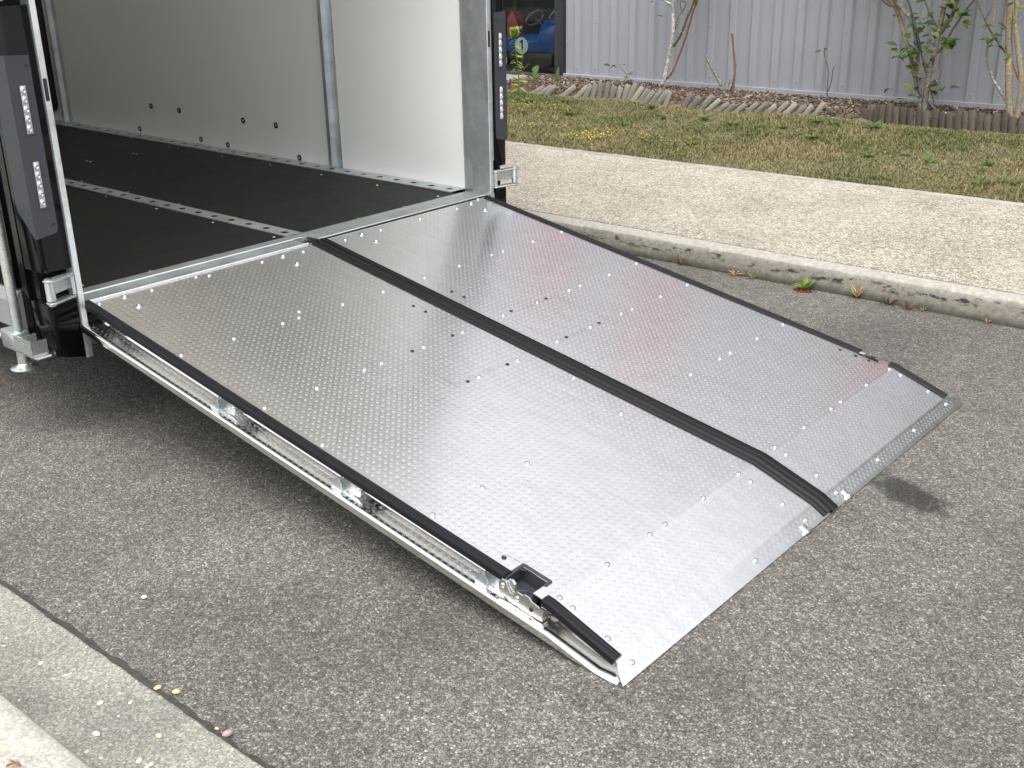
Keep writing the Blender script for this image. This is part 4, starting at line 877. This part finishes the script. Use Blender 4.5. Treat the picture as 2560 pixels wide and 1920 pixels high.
shrub('seedling', r4, (1235, 725), 7.40, 'small seedling with a few yellow-green leaves in front of the cladding', [('stem', m_bB, .003, .002, [(1235, 725), (1265, 650), (1230, 600), (1200, 550)])], [(1150, 570, 2, .015), (1160, 590, 1, .01), (1225, 540, 1, .01), (1270, 655, 1, .008), (1225, 690, 2, .01), (1285, 695, 2, .01)], L=.06)
# a taller tree further along the row, mirrored in the ramp's toe
gt = thing('garden_tree', B(3.6, 6.5, .2), 'leafy garden tree on the lawn beyond the lichen-trunk shrubs', 'tree')
bp = B(3.6, 6.5, .2); mb = MB(); mb.tube(smoothpath([bp, bp+[.05, 0, .9], bp+[0, .05, 1.9], bp+[.05, .1, 3.2]], 4), [.09-.004*i for i in range(13)], 10); mb.obj('trunk', m_bG, gt, smooth=60)
mb = MB(); lv = []
for i in range(26):
    a = i*2.4; h = 1.3+i*.085; r = random.uniform(.7, 1.25)*(1.15-.25*abs(i-12)/12); s0 = bp+np.array([.03, .04, h]); e_ = s0+np.array([math.cos(a)*r, math.sin(a)*r, random.uniform(.3, .8)])
    mb.tube(smoothpath([s0, (s0+e_)/2+[0, 0, .1], e_], 3), [.03-.0042*k for k in range(7)], 6)
    for k in range(9): lv += cluster(s0+(e_-s0)*random.uniform(.35, 1.08), 9, .16, .085)
mb.obj('limbs', m_bG, gt, smooth=60); foliage('crown', lv, gt, (.05, .085, .02))
# weeds
def weed(name, zf, base, v, label, stempts, leaves, L, lobes=False, base_col=(.10, .17, .03)):
    p = onV(*zf(*base), v); t = thing(name, p, label, 'weed')
    for st_ in stempts:
        mb = MB(); P = smoothpath([onV(*zf(*q), v+random.uniform(-.01, .01)) for q in st_], 4); mb.tube(P, [.005-.003*i/len(P) for i in range(len(P))], 6); mb.obj('stem', m_bB if False else m_stem, t, smooth=60)
    lv = []
    for a, b, a2, b2, w in leaves:
        p0, p1 = np.array(onV(*zf(a, b), v)), np.array(onV(*zf(a2, b2), v)); d = p1-p0+BV*random.uniform(-.04, .02); lv.append((p0, d, np.linalg.norm(d), np.linalg.norm(d)*w))
    foliage('leaves', lv, t, base_col, .3, lobes); return t
m_stem = simple('green_stem', (.10, .13, .035), .6)
gl = []
for i in range(34):
    b = 780-i*14; a = 338-i*1.4; s = -1 if i % 2 else 1; k = 75-40*(i/34)+random.uniform(-14, 14); gl.append((a, b, a+s*k, b+random.uniform(-35, 30), .12))
for i in range(46): gl.append((293+random.uniform(-22, 26), 330-random.uniform(0, 75), 293+random.uniform(-42, 42), 318-random.uniform(0, 95), .3))
weed('tall_weed', r4, (335, 805), 6.60, 'tall weed with yellow-green flower head beside the shop window', [[(335, 810), (330, 600), (310, 450), (292, 270)], [(350, 620), (372, 465)], [(345, 640), (420, 550)]], gl, .08, base_col=(.24, .31, .05))
weed('lobed_weed', r4, (470, 720), 7.1, 'weed with one upright lobed leaf in front of the shop window', [[(470, 730), (475, 690)]], [(472, 700, 478, 565, .36), (470, 710, 440, 660, .25), (472, 712, 520, 690, .25), (470, 720, 420, 730, .2)], .1, True)
weed('pointed_weed', r4, (675, 735), 7.2, 'weed with a pointed upright leaf at the window frame corner', [[(676, 740), (676, 700)]], [(676, 720, 672, 580, .2), (672, 725, 655, 660, .3), (680, 725, 695, 650, .3), (600, 720, 545, 690, .25), (600, 725, 625, 690, .2)], .1)
weed('wispy_weed', r4, (800, 800), 6.95, 'wispy weed tuft at the end of the leaning edging', [], [(800+random.uniform(-60, 60), 800, 800+random.uniform(-90, 90), 690+random.uniform(-10, 60), .05) for _ in range(34)], .1, base_col=(.14, .13, .05))
weed('dry_tuft', r4, (520, 790), 6.9, 'dry straw-coloured tuft between the window and the edging', [], [(510+random.uniform(-40, 40), 795, 510+random.uniform(-110, 110), 720+random.uniform(-20, 60), .04) for _ in range(50)], .1, base_col=(.28, .20, .09))
def rosette(name, p, label, n, L, col=(.08, .14, .025), up=.5, w=.16, group=None):
    t = thing(name, p, label, 'weed', group); lv = []
    for i in range(n):
        a = i*2.4+random.uniform(-.3, .3); lv.append((np.array(p), np.array([math.cos(a), math.sin(a), up*random.uniform(.4, 1.6)]), L*random.uniform(.6, 1.15), L*w*random.uniform(.7, 1.2)))
    foliage('leaves', lv, t, col, .3); return t
GW = 'broad weeds in the lawn'
lawnw = [r4(q[0], q[1]) for q in ((430, 880), (740, 890), (1480, 940), (910, 1130), (1240, 1090), (770, 990), (1580, 1020), (1940, 1030), (1840, 1260), (2030, 1300), (2170, 1090))]+[r5(*q) for q in ((130, 1110), (430, 1060), (560, 1080), (900, 1110), (1440, 1070), (990, 1560), (1850, 1490), (1900, 1430), (1400, 1410), (2120, 1600), (380, 1200), (860, 1360), (1180, 1350), (1820, 1610))]
LW = {0: 'at the foot of the tall yellow-green weed', 2: 'under the bare white-stemmed shrub', 10: 'in front of the cut stump', 11: 'just past the last leaning edging log', 12: 'between the two log edgings, in short grass', 13: 'between the two log edgings, beside another', 14: 'where the dark edging begins', 15: 'at the foot of the dark edging', 16: 'right at the pavement edge, largest there'}
for qi, q in enumerate(lawnw):
    p = onZ(*q, .2)
    w = float(p@BV); p = onZ(*q, float(hg(np.array([p@BU]), np.array([w]))[0])); rosette('lawn_weed', p, 'green weed rosette '+LW.get(qi, 'out in the open patchy lawn'), 22, random.uniform(.05, .095), (.075, .125, .022), .8, .085, GW if qi not in LW else None)
kbw = zm(1920, 480)
def kp(a, b): p = onZ(*kbw(a, b), 0); return (p[0], min(p[1], kb(p[0])-.012), .004)
weed_p = kp(310, 850); t = rosette('dandelion', weed_p, 'bright green dandelion growing at the foot of the kerb', 9, .08, (.11, .18, .022), 1.4, .18)
foliage('withered_leaves', [(np.array(weed_p)+[0, 0, .003], np.array([math.cos(a), math.sin(a)-.5, .15]), .055, .013) for a in (-.4, -1.2, -2.0, -2.9, .2)], t, (.10, .03, .02), .3)
for nm, q, lab, n, L, c, up in (('dry_grass_tuft', (780, 915), 'dry straw grass tuft at the kerb beside the dandelion', 12, .085, (.36, .28, .14), 2.2), ('dead_weed', (1060, 965), 'dead brown-grey weed against the kerb face', 14, .06, (.13, .10, .07), 1.2), ('brown_weed', (1200, 1015), 'withered reddish-brown weed at the kerb joint', 10, .05, (.10, .05, .03), 1.0), ('green_sprout', (1390, 1000), 'tiny green sprout at the kerb foot past the withered weeds', 6, .035, (.16, .22, .03), 1.2), ('orange_sprout', (1910, 1120), 'tiny orange-tinged sprout at the mossy far end of the kerb', 6, .035, (.24, .15, .05), .9)):
    rosette(nm, kp(*q), lab, int(n*1.6), L, c, up, .035 if 'grass' in nm else .06)
for nm, q, lab, n, L, c, up in (('moss_sprout', zm(1280, 480)(910, 470), 'pale green sprout at the kerb close to the ramp edge', 7, .045, (.18, .22, .03), .9), ('thin_dead_stalk', zm(1280, 480)(1460, 640), 'thin reddish dead stalk standing against the kerb', 7, .07, (.16, .08, .04), 2.4), ('straw_tuft', zm(1280, 480)(1930, 720), 'low orange straw tuft at the kerb foot', 12, .06, (.30, .19, .07), .7), ('straw_litter', zm(1280, 480)(2110, 740), 'small green and orange tuft beside the straw', 9, .05, (.16, .13, .04), .8)):
    p = onZ(*q, 0); rosette(nm, (p[0], min(p[1], kb(p[0])-.015), .004), lab, int(n*1.5), L, c, up, .045)
# pebbles at the gutter joint and leaf litter
zg = zm(0, 1400, 3.19)
peb = [((1258, 1025), .010, (.55, .36, .2)), ((1405, 1055), .010, (.62, .40, .22)), ((1268, 1410), .009, (.42, .38, .28)), ((800, 1147), .009, (.6, .57, .5)), ((330, 830), .007, (.55, .52, .46)), ((770, 1395), .010, (.62, .6, .55)), ((1110, 1605), .009, (.64, .62, .56)), ((1815, 1395), .013, (.30, .22, .19)), ((1730, 1348), .006, (.5, .33, .2)), ((1150, 300), .008, (.6, .57, .52)), ((1040, 1140), .006, (.6, .58, .52))]
for (q, r, c) in peb:
    p = onZ(*zg(*q), .004); mb = MB(); mb.lathe([(r*.3, 0), (r*.95, r*.15), (r, r*.5), (r*.7, r*.85), (r*.2, r)], 8); me = meshdata('pebble', mb.v, mb.f, simple('pebble', c, .8), 60)
    o = new_obj('pebble', me); place(o, TRS(p, RZ(random.uniform(0, 3)), (1, random.uniform(.6, .9), random.uniform(.6, .9)))); tag(o, 'small orange-tan pebble in the dirt joint beside the gutter' if c[2] < .25 and c[0] > .45 else 'reddish-brown pebble, the biggest, in the gutter joint' if c[0] < .35 else 'dull olive-tan pebble on the concrete gutter' if c[0] < .5 else 'small whitish pebble lying loose on the concrete', 'pebble', 'loose pebbles at the gutter')
t = thing('dead_twig', onZ(*zg(110, 1620), .127), 'curled dead brown twig lying on the near pavement', 'twig')
for pts in ([(50, 1645), (90, 1625), (140, 1612), (160, 1640)], [(85, 1600), (120, 1615), (150, 1630)]):
    mb = MB(); mb.tube(smoothpath([onZ(*zg(*q), .131) for q in pts], 3), .0022, 6); mb.obj('stalk', m_bO, t, smooth=60)
